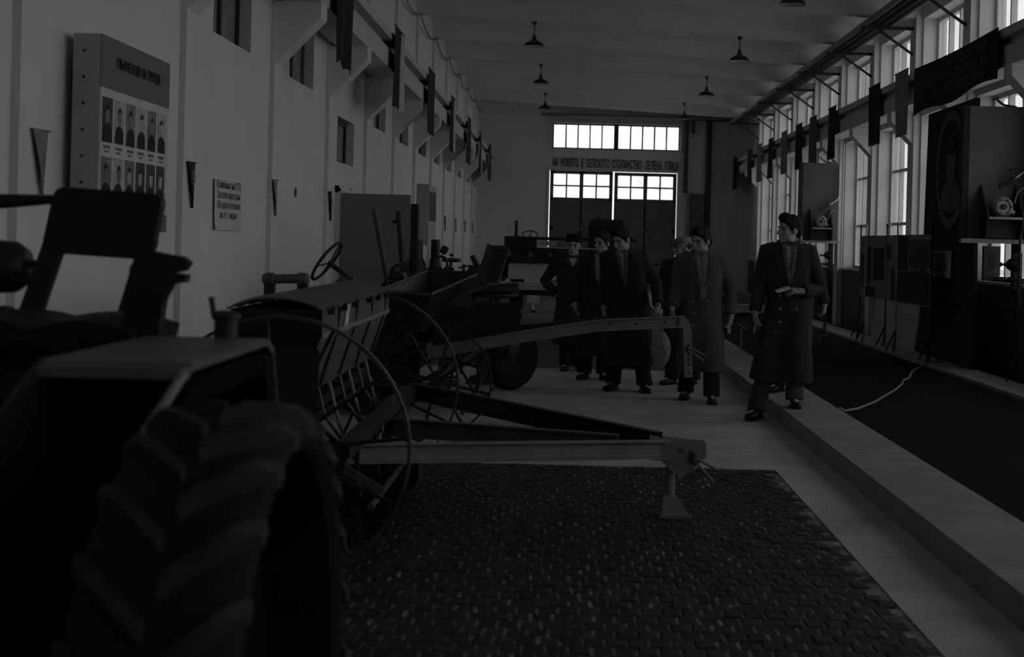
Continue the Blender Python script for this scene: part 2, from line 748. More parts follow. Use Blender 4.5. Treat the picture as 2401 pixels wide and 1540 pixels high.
# ---- right wall: a band of tall windows under and over the crane beam
LOW, UP = (1.20, 3.68), (4.32, 5.20)
rw = []
for n in range(-4, 11):
    rw.append((yb(n) + .50, yb(n + 1) - .04))
holes = [(a, b, *LOW) for a, b in rw] + [(a, b, *UP) for a, b in rw]
mb = MB()
grid_wall(mb, lambda a, z, d: (XR + d, a, z), YB, YE, 0, 6.2, .36, holes)
wall_r = struct('wall_right', mb, 'plaster')
part('dado', MB().box(XR - .012, XR, YB, YE, 0, 1.16), 'dado', wall_r, False, label='dark painted dado below the windows')
pil = MB().box(-.11, 0, 0, .36, 0, 5.3)
pm = pil.mesh('pilaster')
pm.materials.append(M['plaster'])
br = MB()
br.prism([(0, 3.12), (-.46, 3.60), (-.46, 3.74), (0, 3.74)], (0, 0, 0), (1, 0, 0), (0, 0, 1), (0, .30, 0))
bm_ = br.mesh('corbel')
bm_.materials.append(M['plaster'])
for n in range(-4, 13):
    yy = yb(n) if n < 12 else YE - .36
    o = bpy.data.objects.new('pilaster', pm)
    C.objects.link(o)
    o.parent = wall_r
    o.location = (XR, yy, 0)
    o = bpy.data.objects.new('corbel', bm_)
    C.objects.link(o)
    o.parent = wall_r
    o.location = (XR, yy + .03, 0)
mb = MB()
mb.box(XR - .44, XR - .10, YB, YE, 3.74, 3.98)
mb.box(XR - .36, XR - .10, YB, YE, 3.98, 4.08)
mb.box(XR - .48, XR - .10, YB, YE, 4.08, 4.18)
part('crane_beam', mb, 'beam_paint', wall_r, False, label='concrete crane beam running the length of the wall')
for a, b in rw:
    s_ = MB().box(XR - .05, XR + .36, a - .03, b + .03, 1.16, 1.20)
    part('window_sill', s_, 'frame_white', wall_r, False)


def window_right(idx, a, b, c, d, cols, rows, label):
    mb = MB()
    x0, x1 = XR + .22, XR + .30
    fw, mw = .06, .05
    mb.box(x0, x1, a, a + fw, c, d)
    mb.box(x0, x1, b - fw, b, c, d)
    mb.box(x0, x1, a + fw, b - fw, c, c + fw)
    mb.box(x0, x1, a + fw, b - fw, d - fw, d)
    cy = [a + fw + (b - a - 2 * fw) * i / cols for i in range(cols + 1)]
    for i in range(1, cols):
        mb.box(x0, x1, cy[i] - mw / 2, cy[i] + mw / 2, c + fw, d - fw)
    for z in rows:
        for i in range(cols):
            mb.box(x0 + .01, x1 - .01, cy[i] + mw / 2, cy[i + 1] - mw / 2, z - .025, z + .025)
    w = struct('window_%d' % idx, mb, 'frame_white')
    w['label'] = label
    zs = [c + fw] + list(rows) + [d - fw]
    for i in range(cols):
        for z0, z1 in zip(zs, zs[1:]):
            part('pane', MB().box(x0 + .035, x0 + .040, cy[i] + .01, cy[i + 1] - .01, z0 + .01, z1 - .01), 'pane_dusty', w, False)


for i, (a, b) in enumerate(rw):
    window_right(30 + 2 * i, a, b, *LOW, 4, (2.03, 2.95), 'tall divided window below the crane beam')
    window_right(31 + 2 * i, a, b, *UP, 4, (), 'short window band above the crane beam')

# ---- far end wall: big gate with a glazed band, transom window above
GX0, GX1, GZ = -.62, 3.28, 3.76
TX0, TX1, TZ0, TZ1 = -.56, 3.33, 4.42, 5.20
mb = MB()
grid_wall(mb, lambda a, z, d: (a, YE + d, z), XL - .3, XR + .36, 0, 6.4, .30,
          [(GX0, GX1, -1, GZ), (TX0, TX1, TZ0, TZ1)])
wall_e = struct('wall_end', mb, 'plaster_end')
mb = MB()
for q in ((TX0 - .1, TX0, TZ0 - .1, TZ1 + .1), (TX1, TX1 + .1, TZ0 - .1, TZ1 + .1), (TX0, TX1, TZ1, TZ1 + .1)):
    mb.box(q[0], q[1], YE - .03, YE, q[2], q[3])
for q in ((GX0 - .06, GX0, 0, GZ + .05), (GX1, GX1 + .06, 0, GZ + .05), (GX0, GX1, GZ, GZ + .05)):
    mb.box(q[0], q[1], YE - .04, YE, q[2], q[3])
part('surround', mb, 'frame_white', wall_e, False)
mb = MB()
fw = .045
yy = YE + .12
mb.box(TX0, TX0 + fw, yy, yy + .06, TZ0, TZ1)
mb.box(TX1 - fw, TX1, yy, yy + .06, TZ0, TZ1)
mb.box(TX0, TX1, yy, yy + .06, TZ0, TZ0 + fw)
mb.box(TX0, TX1, yy, yy + .06, TZ1 - fw, TZ1)
xm = (TX0 + TX1) / 2
mb.box(xm - .07, xm + .07, yy, yy + .08, TZ0, TZ1)
wx = []
for s0, s1 in ((TX0 + fw, xm - .07), (xm + .07, TX1 - fw)):
    e = [s0 + (s1 - s0) * i / 5 for i in range(6)]
    wx += list(zip(e, e[1:]))
    for q in e[1:-1]:
        mb.box(q - .022, q + .022, yy + .01, yy + .05, TZ0 + fw, TZ1 - fw)
w = struct('window_61', mb, 'frame_dark')
w['label'] = 'long transom window of ten panes above the gate'
for a, b in wx:
    part('pane', MB().box(a + .01, b - .01, yy + .028, yy + .033, TZ0 + fw, TZ1 - fw), 'pane_clear', w, False)

gate = bpy.data.objects.new('door_2', None)
C.objects.link(gate)
gate.location = ((GX0 + GX1) / 2, YE + .1, 0)
gate['kind'] = 'structure'
gate['label'] = 'tall dark double gate with a glazed band at the top'
gm = (GX0 + GX1) / 2
for s0, s1 in ((GX0 + .018, gm - .015), (gm + .03, GX1 - .022)):
    mb = MB()
    y0, y1 = YE + .08, YE + .14
    zt, zw = GZ - (.004 if s0 < 0 else .02), 2.94
    mid = (s0 + s1) / 2
    st = .11
    for q in ((s0, s0 + st, 0, zt), (s1 - st, s1, 0, zt), (mid - .06, mid + .06, zw, zt), (s0, s1, zt - .10, zt), (s0, s1, zw - .1, zw),
              (s0, s1, .05, .18), (s0, s1, 1.95, 2.05)):
        mb.box(q[0], q[1], y0, y1, q[2], q[3])
    leaf = part('gate_leaf', mb, 'door_dark', gate, False)
    for a, b in ((s0 + st, mid), (mid, s1 - st)):
        for c, d in ((.18, .95), (.95, 1.95), (2.05, zw - .1)):
            part('panel', MB().box(a - .02, b + .02, y0 + .02, y1 - .015, c - .02, d + .02), 'door_dark', leaf, False)
    for a, b in ((s0 + st, mid - .06), (mid + .06, s1 - st)):
        h = (a + b) / 2
        z = (zw + zt - .10) / 2
        part('glazing_bar', MB().box(h - .025, h + .025, y0 + .01, y1 - .01, zw, zt - .1)
             .box(a, h - .025, y0 + .01, y1 - .01, z - .025, z + .025).box(h + .025, b, y0 + .01, y1 - .01, z - .025, z + .025), 'door_dark', leaf, False)
        for xa, xb in ((a, h - .025), (h + .025, b)):
            for za, zc in ((zw, z - .025), (z + .025, zt - .1)):
                part('pane', MB().box(xa, xb, y0 + .03, y0 + .035, za, zc), 'pane_dirty', leaf, False)
part('latch', MB().box(gm - .03, gm + .05, YE + .02, YE + .08, 1.65, 1.85), 'iron', gate, False)

# slogan over the gate
sl = thing('wall_slogan', 'row of dark painted capital letters on the end wall above the gate', 'slogan', (1.4, YE - .02, 3.95))
lettering('НА  НОВОТО  В  СЕЛСКОТО  СТОПАНСТВО - ЗЕЛЕНА  УЛИЦА !', .36, 'ink', sl, (1.42, YE - .012, 3.965), (1, 0, -.012), (0, 0, 1), sx=.355, bold=.004, depth=.006)

# pipes and a dark cupboard on the end wall
for i, (x, z0, z1, r) in enumerate(((3.52, 3.15, 5.42, .055), (4.20, 1.5, 5.42, .085), (3.72, 4.95, 5.42, .035))):
    mb = MB().tube([(x, YE - .10, z0), (x, YE - .10, z1)], r)
    mb.lathe([(0, 0), (r * 1.5, 0), (r * 1.5, .06), (0, .06)], (x, YE - .10, z0 + .02))
    mb.box(x - r - .03, x + r + .03, YE - .08, YE, z0 + .3, z0 + .34)
    o = part('wall_pipe', mb, 'iron_mid')
    rehome(o, (x, YE - .1, z0))
    tag(o, ('slim vertical pipe on the end wall ending above the dark cupboard', 'thick vertical pipe on the end wall running behind the dark cupboard',
            'short pipe stub on the end wall hanging from the pipe bundle')[i], 'pipe')
cb = thing('wall_cupboard', 'tall dark cupboard hung on the end wall between two pipes', 'cupboard', (3.92, YE - .25, 1.7))
part('carcass', MB().box(3.66, 4.10, YE - .26, YE - .17, 1.7, 3.12), 'board_dark', cb, False)
part('door', MB().box(3.68, 4.08, YE - .285, YE - .262, 1.72, 3.10), 'door_dark', cb, False)
part('handle', MB().box(3.71, 3.73, YE - .31, YE - .285, 2.3, 2.45), 'iron', cb, False)

# ---- rear wall behind the camera
struct('wall_back', MB().box(XL - .3, XR + .36, YB - .3, YB, 0, 6.4), 'plaster_end')

# ---- ceiling slab and beams
mb = MB()
x0, x1 = XL - .3, XR + .36
mb.hexa([(x0, YB - .3, zb(x0) + .30), (x1, YB - .3, zb(x1) + .30), (x1, YE + .3, zb(x1) + .30), (x0, YE + .3, zb(x0) + .30),
         (x0, YB - .3, zb(x0) + .60), (x1, YB - .3, zb(x1) + .60), (x1, YE + .3, zb(x1) + .60), (x0, YE + .3, zb(x0) + .60)])
ceil = struct('ceiling', mb, 'plaster_ceiling')
mb = MB()
x0, x1 = XL, XR
w0, w1 = .15, .24
mb.hexa([(x0, -w0, zb(x0)), (x1, -w0, zb(x1)), (x1, w0, zb(x1)), (x0, w0, zb(x0)),
         (x0, -w1, zb(x0) + .3), (x1, -w1, zb(x1) + .3), (x1, w1, zb(x1) + .3), (x0, w1, zb(x0) + .3)])
be = mb.mesh('ceiling_beam')
be.materials.append(M['plaster_ceiling'])
for n in range(-4, 12):
    o = bpy.data.objects.new('ceiling_beam', be)
    C.objects.link(o)
    o.parent = ceil
    o.location = (0, yb(n) + .18, 0)

# ---- outside ground seen through the glass
struct('ground', MB().box(XR + .36, 90, -60, 140, -.3, -.1).box(-60, XR + .36, YE + .3, 140, -.3, -.1), 'ground')

# ---- heating pipes along the right wall, turning along the end wall
for i, (x, z, r) in enumerate(((4.62, 5.155, .045), (4.74, 5.150, .038), (4.865, 5.145, .048), (4.99, 5.14, .048))):
    yt = YE - .16 - (3 - i) * .11
    zt = 5.40
    mb = MB().tube([(x, YB + .05, z), (x, 41.0, z), (x, 41.12, z + .03), (x, 41.25, zt - .03), (x, 41.4, zt), (x, yt - .12, zt), (x - .05, yt - .03, zt), (x - .14, yt, zt), (-.9 + i * .1, yt, zt)], r, 10)
    o = part('heating_pipe', mb, ('paint_grey', 'pipe_dark', 'pipe_dark', 'paint_mid')[i])
    rehome(o, (x, 0, z))
    tag(o, ('outermost pale pipe of the bundle under the ceiling', 'thin dark second pipe of the bundle under the ceiling',
            'dark third pipe of the bundle under the ceiling', 'thickest grey pipe of the bundle next to the window wall')[i], 'pipe', 'heating pipes under the ceiling')
ORD = ['','second ','third ','fourth ','fifth ','sixth ','seventh ','eighth ','ninth ','tenth ']
for n in range(2, 12):
    y = yb(n) + .18
    r = thing('pipe_bracket', ORD[11 - n] + ('pipe bracket with a diagonal strut counted from the end wall' if n < 11 else 'pipe bracket with a diagonal strut closest to the end wall'), 'bracket', (XR - .11, y, 5.06), 'brackets under the heating pipes')
    part('arm', MB().bar((XR - .11, y, 5.07), (4.53, y, 5.07), .05, .05), 'iron', r, False)
    part('strut', MB().bar((XR - .11, y, 4.66), (4.80, y, 5.045), .035, .035), 'iron', r, False)
# white downpipes beside a window
for i, (x, y) in enumerate(((5.30, 27.6), (5.36, 27.9))):
    o = part('riser_pipe', MB().tube([(x, y, 1.2), (x, y, 3.6)], .016), 'frame_white')
    rehome(o, (x, y, 1.2))
    tag(o, ('thin white riser pipe standing free beside the farther display board', 'thin white riser pipe close to the wall beside the farther display board')[i], 'pipe', 'riser pipes')

# ---- pendant lamps under the beams
lamp = thing('pendant_lamp', 'dark enamel pendant lamp with a wide shallow shade', 'lamp', (0, 0, 0), 'pendant lamps in two rows under the beams')
part('canopy', MB().lathe([(0, 0), (.045, 0), (.045, -.02), (.018, -.07), (0, -.07)]), 'enamel_dark', lamp)
part('stem', MB().tube([(0, 0, -.06), (0, 0, -.24)], .009, 8), 'enamel_dark', lamp)
part('socket', MB().lathe([(0, -.22), (.03, -.23), (.034, -.30), (.05, -.31), (.055, -.35), (0, -.35)]), 'enamel_dark', lamp)
sh = part('shade', MB().lathe([(.05, -.335), (.09, -.345), (.145, -.375), (.178, -.425), (.180, -.44), (.174, -.44), (.172, -.427), (.14, -.385), (.09, -.355), (.05, -.345)], n=28), 'enamel_dark', lamp)
part('reflector', MB().lathe([(.173, -.434), (.168, -.424), (.135, -.39), (.06, -.366)], n=28), 'enamel_white', lamp)
part('bulb', MB().ell((0, 0, -.385), (.03, .03, .045)), 'enamel_white', lamp)
first = True
for x in (-.70, 2.98):
    for n in (2, 4, 6, 8, 10):
        o = lamp if first else copy_tree(lamp)
        first = False
        o.location = (x, yb(n) + .18, zb(x) + .0)
        o['label'] = 'dark enamel pendant lamp, ' + ORD[(10 - n) // 2] + ('closest to the gate' if n == 10 else 'from the gate') + ', in the row ' + ('nearer the white wall' if x < 0 else 'nearer the windows')

# ---- flags hung on the crane beams
def flag(x, y0, w, z0, h, m, label, side, band=False, ragged=False):
    r = thing('hanging_flag', label, 'flag', (x, y0 + w / 2, z0 - h), 'flags hung on the crane beams')
    rnd = random.Random(int(y0 * 100))
    ph = rnd.uniform(0, 6)

    def S(a0, a1):
        def fn(a, b):
            aa = a0 + (a1 - a0) * a
            wv = .018 * math.sin(aa * 11 + ph + b * 1.5) * (.3 + b)
            drop = h * b
            if ragged and b > .99:
                drop += rnd.uniform(-.05, .03)
            return (x + side * .02 + side * wv, y0 + w * aa, z0 - drop)
        return fn
    part('cloth', MB().sheet(S(0, .68 if band else 1), 14, 8, .004), m, r)
    if band:
        part('pale_band', MB().sheet(S(.68, 1), 6, 8, .004), 'cloth_light', r)
    part('rod', MB().tube([(x + side * .02, y0 - .03, z0), (x + side * .02, y0 + w + .03, z0)], .012, 6), 'wood', r)


LF = [13.6, 18.0, 22.4, 26.7, 31.0, 35.2, 39.4]
LM = ['cloth_black', 'cloth_dark', 'cloth_dark', 'cloth_black', 'cloth_dark', 'cloth_dark', 'cloth_black']
for i, y in enumerate(LF):
    flag(XL + .52, y, 1.0, 4.27, 1.02, LM[i],
         ('black ragged-hemmed flag hung on the crane beam above the white wall' if i == 0 else
          ('pale-banded dark flag, ' if i % 2 else 'plain dark flag, ') + ORD[i] + 'from the ragged black one on the white wall beam'), 1, band=bool(i % 2), ragged=i == 0)
RF = [(21.0, 'cloth_mid', 'mid grey'), (22.9, 'cloth_dark', 'dark'), (26.6, 'cloth_black', 'black'), (28.7, 'cloth_dim', 'dim grey'), (30.5, 'cloth_black', 'black'),
      (32.6, 'cloth_mid', 'mid grey'), (34.8, 'cloth_black', 'black'), (36.9, 'cloth_mid', 'mid grey'), (38.9, 'cloth_dark', 'dark'), (42.3, 'cloth_black', 'black')]
for i, (y, m, w_) in enumerate(RF):
    flag(XR - .50, y, .80, 4.26, .98, m, w_ + ' flag on the window wall beam, ' + (ORD[i] + 'from the slogan banner' if i else 'right beside the slogan banner'), -1)

# ---- garland along the top of the left wall
mb = MB()
pts = []
for i in range(241):
    y = 19 + i * .1
    t = ((y - Y0) % BAY) / BAY
    pts.append((XL + .08, y, 5.55 - .16 * 4 * t * (1 - t) + .012 * math.sin(i * 2.1)))
mb.tube(pts, [.012 + .012 * (i % 3 == 0) for i in range(241)], 6)
o = part('garland', mb, 'paint_grey')
rehome(o, (XL + .08, 19, 5.4))
tag(o, 'thin grey paper garland looped along the top of the white wall', 'garland')
# ================================================================== LEFT WALL DECOR
fx = -2.60
hb = thing('honour_board', 'deep grey honour board with two rows of portrait photographs on the white wall', 'notice board', (XL + .05, 8.5, 1.57))
part('case', MB().box(XL + .05, fx, 7.83, 9.17, 1.57, 2.655), 'board_side', hb, False)
part('header', MB().box(fx, fx + .006, 7.83, 9.17, 2.365, 2.655), 'header_grey', hb, False)
part('footer', MB().box(fx, fx + .006, 7.83, 9.17, 1.57, 1.68), 'header_grey', hb, False)
part('sheet', MB().box(fx, fx + .004, 7.845, 9.145, 1.68, 2.365), 'paper', hb, False)
lettering('ПЪРВЕНЦИ НА ТРУДА', .078, 'ink', hb, (fx + .008, 8.52, 2.52), (0, 1, 0), (0, 0, 1), bold=.002, depth=.002)
for i in range(7):
    part('nail', MB().lathe([(0, 0), (.009, .001), (.006, .006), (0, .007)], (fx - .09, 7.83, 2.56 - i * .145), (0, -1, 0), 8), 'iron', hb)
rnd = random.Random(3)
for r_, (z0, z1) in enumerate(((2.065, 2.315), (1.735, 1.985))):
    for c_ in range(6):
        y0 = 7.868 + c_ * .211
        y1 = y0 + .178
        dark = (c_ + r_) in (3, 5) or (r_ == 1 and c_ > 2)
        p = part('portrait', MB().box(fx + .004, fx + .006, y0, y1, z0, z1), 'photo_dark' if (r_ == 1 and c_ > 2) or (r_ == 0 and c_ == 0) else ('photo_pale' if c_ % 2 else 'photo_mid'), hb, False)
        ym = (y0 + y1) / 2 + rnd.uniform(-.01, .01)
        body = MB()
        poly = [(y0 + .012, z0 + .004), (y1 - .012, z0 + .004), (y1 - .018, z0 + .075), (ym + .03, z0 + .105), (ym - .03, z0 + .105), (y0 + .018, z0 + .075)]
        body.prism(poly, (fx + .006, 0, 0), (0, 1, 0), (0, 0, 1), (.001, 0, 0))
        part('suit', body, 'ink', p, False)
        hd = MB()
        hd.prism([(ym + .034 * math.cos(t), z0 + .155 + .048 * math.sin(t)) for t in [2 * PI * k / 14 for k in range(14)]], (fx + .0065, 0, 0), (0, 1, 0), (0, 0, 1), (.001, 0, 0))
        part('face', hd, 'photo_pale' if dark else 'photo_mid', p, False)
        hr = MB()
        hr.prism([(ym + .037 * math.cos(t), z0 + .165 + .045 * math.sin(t)) for t in [PI * (.05 + .9 * k / 8) for k in range(9)]] + [(ym - .02, z0 + .182), (ym + .024, z0 + .186)],
                 (fx + .0078, 0, 0), (0, 1, 0), (0, 0, 1), (.001, 0, 0))
        part('hair', hr, 'ink', p, False)
        cap = MB()
        for q in range(7):
            cap.box(fx + .004, fx + .0055, y0 + .03 + q * .018, y0 + .042 + q * .018, z0 - .035, z0 - .017)
        for q in range(5):
            cap.box(fx + .004, fx + .0055, y0 + .05 + q * .016, y0 + .061 + q * .016, z0 - .056, z0 - .046)
        part('caption', cap, 'ink_soft', p, False)


def pennant(y, m, label, emblem=False, w=.24, z0=2.08, h=.33):
    r = thing('pennant', label, 'pennant', (XL + .047, y, z0 - h), 'pointed pennants along the white wall')
    x = XL + .047
    part('cloth', MB().sheet(lambda a, b: (x + .012 * math.sin(a * 5 + b * 2) + .014, y - w / 2 * (1 - b * .97) + w * (1 - b * .97) * a + .02 * b, z0 - h * b), 6, 8, .003), m, r)
    part('rod', MB().tube([(x + .012, y - w / 2 - .01, z0), (x + .012, y + w / 2 + .01, z0 + .004)], .005, 6), 'wood', r)
    if emblem:
        e = MB().torus((x + .026, y, z0 - .11), (1, 0, 0), .045, .009, 16, 6, (0.6, 2 * PI), flat=.35)
        e.box(x + .024, x + .029, y - .012, y + .012, z0 - .13, z0 - .07)
        part('emblem', e, 'paint_grey', r)


for y, m, lb, em in ((7.36, 'cloth_mid', 'grey pointed pennant on the white wall beside the honour board', False),
                     (10.31, 'cloth_dark', 'black pointed pennant with a round emblem on the white wall', True),
                     (13.25, 'cloth_mid', 'slim grey pointed pennant on the white wall past the paper notice', False),
                     (16.33, 'cloth_dark', 'dark pointed pennant on the white wall beside the door frame', True),
                     (28.5, 'cloth_dark', 'dark small pennant on the white wall past the display case', False),
                     (31.54, 'cloth_dark', 'dark small pennant, fourth from the end wall on the white wall', False),
                     (34.55, 'cloth_mid', 'grey small pennant, third from the end wall on the white wall', False),
                     (37.6, 'cloth_dark', 'dark small pennant, second from the end wall on the white wall', False),
                     (40.6, 'cloth_mid', 'grey small pennant closest to the end wall on the white wall', False)):
    pennant(y, m, lb, em)

pp = thing('paper_notice', 'curling paper notice lettered in four lines on the white wall', 'poster', (XL, 11.63, 1.6))
part('sheet', MB().sheet(lambda a, b: (XL + .010 + .05 * max(0, b - .75) ** 1.2 + .05 * max(0, .12 - a) + .006 * math.sin(a * 4), 11.16 + .95 * a + .02 * (b - .5), 2.0 - .40 * b), 16, 12, .002), 'paper', pp)
lettering('Комбинат на СГБ\nЗасети през ден\n150 дка и ечемик\nпо 3 т. зърно', .085, 'ink_soft', pp, (XL + .022, 11.62, 1.84), (0, 1, 0), (0, 0, 1), sx=1.15, spacing=.95, depth=.001)
o = part('wall_hole_cover', MB().lathe([(0, 0), (.05, 0), (.045, .01), (0, .012)], (XL, 14.52, 2.01), (1, 0, 0), 14), 'iron')
rehome(o, (XL, 14.52, 2.01))
tag(o, 'small black round cover plate on the white wall', 'cover plate')

hb2 = thing('display_case', 'shallow grey display case with a dark picture far along the white wall', 'notice board', (XL, 26.5, 1.45))
part('case', MB().box(XL, -2.56, 25.9, 27.4, 1.45, 2.57), 'board_side', hb2, False)
part('picture', MB().box(-2.56, -2.555, 26.0, 27.3, 1.9, 2.45), 'photo_dark', hb2, False)
part('sheet', MB().box(-2.56, -2.555, 26.0, 27.3, 1.5, 1.85), 'paper_grey', hb2, False)
o = part('paper_sheet', MB().sheet(lambda a, b: (XL + .01 + .01 * b, 28.0 + .7 * a, 2.0 - .6 * b), 4, 4, .003), 'paper')
rehome(o, (XL, 28.3, 1.4))
tag(o, 'white paper sheet on the white wall past the display case', 'poster')
nb = thing('narrow_board', 'tall narrow black board standing behind the open door', 'board', (-1.98, 18.6, 0))
part('panel', MB().box(-2.12, -1.98, 18.58, 18.62, .05, 2.02), 'board_dark', nb, False)
part('edge_strip', MB().box(-1.975, -1.955, 18.57, 18.63, .05, 2.02), 'board_grey', nb, False)
part('foot', MB().box(-2.14, -1.93, 18.45, 18.75, 0, .05), 'board_dark', nb, False)

# ================================================================== RIGHT SIDE EXHIBITS
# long slogan banner on the crane beam
bn = thing('slogan_banner', 'long black cloth banner lettered in three lines on the crane beam', 'banner', (4.955, 18.5, 3.5))


def bfn(a, b):
    y = 16.55 + 4.0 * a
    top = 4.20 - .03 * math.sin(PI * a)
    bot = 3.60 - .09 * a + .03 * math.sin(3 * PI * a)
    return (4.940 - .012 * math.sin(a * 9) * b, y, top + (bot - top) * b)


part('cloth', MB().sheet(bfn, 30, 6, .006), 'cloth_black', bn)
for i, s in enumerate(('НЕКА ИЗПЪЛНИМ ПРЕДСРОЧНО', 'РЕШЕНИЯТА НА ПАРТИЯТА ЗА', 'ПЛАНА ПРЕЗ 1959 ГОДИНА')):
    lettering(s, .17, 'letter_dim', bn, (4.922, 18.55 - .1 * i, 4.05 - i * .165), (0, -1, -.01), (0, 0, 1), sx=1.15, bold=.002, depth=.002)

# tall dark panel with an oval portrait
tp = thing('portrait_panel', 'tall black cloth panel with an oval portrait standing before the windows', 'panel', (4.98, 18.65, .14))
part('cloth', MB().hexa([(4.96, 17.35, .14), (5.01, 17.35, .14), (5.01, 20.0, .14), (4.96, 20.0, .14),
                         (4.96, 17.45, 3.47), (5.01, 17.45, 3.47), (5.01, 19.75, 3.47), (4.96, 19.75, 3.47)]), 'cloth_black', tp, False)
oc, orr = (18.5, 2.64), (.70, .77)
ring = MB()
N = 40
o_ = [(oc[0] + orr[0] * math.cos(2 * PI * k / N), oc[1] + orr[1] * math.sin(2 * PI * k / N)) for k in range(N)]
i_ = [(oc[0] + (orr[0] - .10) * math.cos(2 * PI * k / N), oc[1] + (orr[1] - .12) * math.sin(2 * PI * k / N)) for k in range(N)]
ring.add([(4.94, *p) for p in o_] + [(4.94, *p) for p in i_] + [(4.96, *p) for p in o_] + [(4.96, *p) for p in i_],
         [(k, (k + 1) % N, N + (k + 1) % N, N + k) for k in range(N)] + [(k, (k + 1) % N, 2 * N + (k + 1) % N, 2 * N + k) for k in range(N)]
         + [(N + k, N + (k + 1) % N, 3 * N + (k + 1) % N, 3 * N + k) for k in range(N)])
part('oval_frame', ring, 'oval_tone', tp, False)
part('oval_ground', MB().prism(i_, (4.955, 0, 0), (0, 1, 0), (0, 0, 1), (.005, 0, 0)), 'cloth_black', tp, False)
fig = part('sitter', MB().prism([(17.98, 2.16), (18.5, 2.07), (19.02, 2.16), (18.92, 2.38), (18.66, 2.50), (18.34, 2.50), (18.08, 2.38)], (4.95, 0, 0), (0, 1, 0), (0, 0, 1), (.004, 0, 0)), 'cloth_dim', tp, False)
part('sitter_face', MB().prism([(18.5 + .22 * math.cos(2 * PI * k / 20), 2.72 + .32 * math.sin(2 * PI * k / 20)) for k in range(20)], (4.947, 0, 0), (0, 1, 0), (0, 0, 1), (.003, 0, 0)), 'oval_tone', tp, False)
part('sitter_hair', MB().prism([(18.5 + .24 * math.cos(t), 2.84 + .26 * math.sin(t)) for t in [PI * k / 12 for k in range(13)]], (4.945, 0, 0), (0, 1, 0), (0, 0, 1), (.002, 0, 0)), 'cloth_dark', tp, False)
pn = thing('pinned_note', 'grey paper note lettered in four lines pinned to the tall black panel', 'poster', (4.95, 18.95, 1.25))
part('sheet', MB().sheet(lambda a, b: (4.945 - .008 * math.sin(a * 6 + b), 19.6 - 1.25 * a, 1.585 - .34 * b - .02 * a * b), 8, 6, .003), 'paper', pn)
lettering('„Ново още\nнива полива\nна е изведен\nпояса“', .07, 'ink', pn, (4.925, 18.98, 1.43), (0, -1, 0), (0, 0, 1), sx=2.1, spacing=.95, depth=.001)


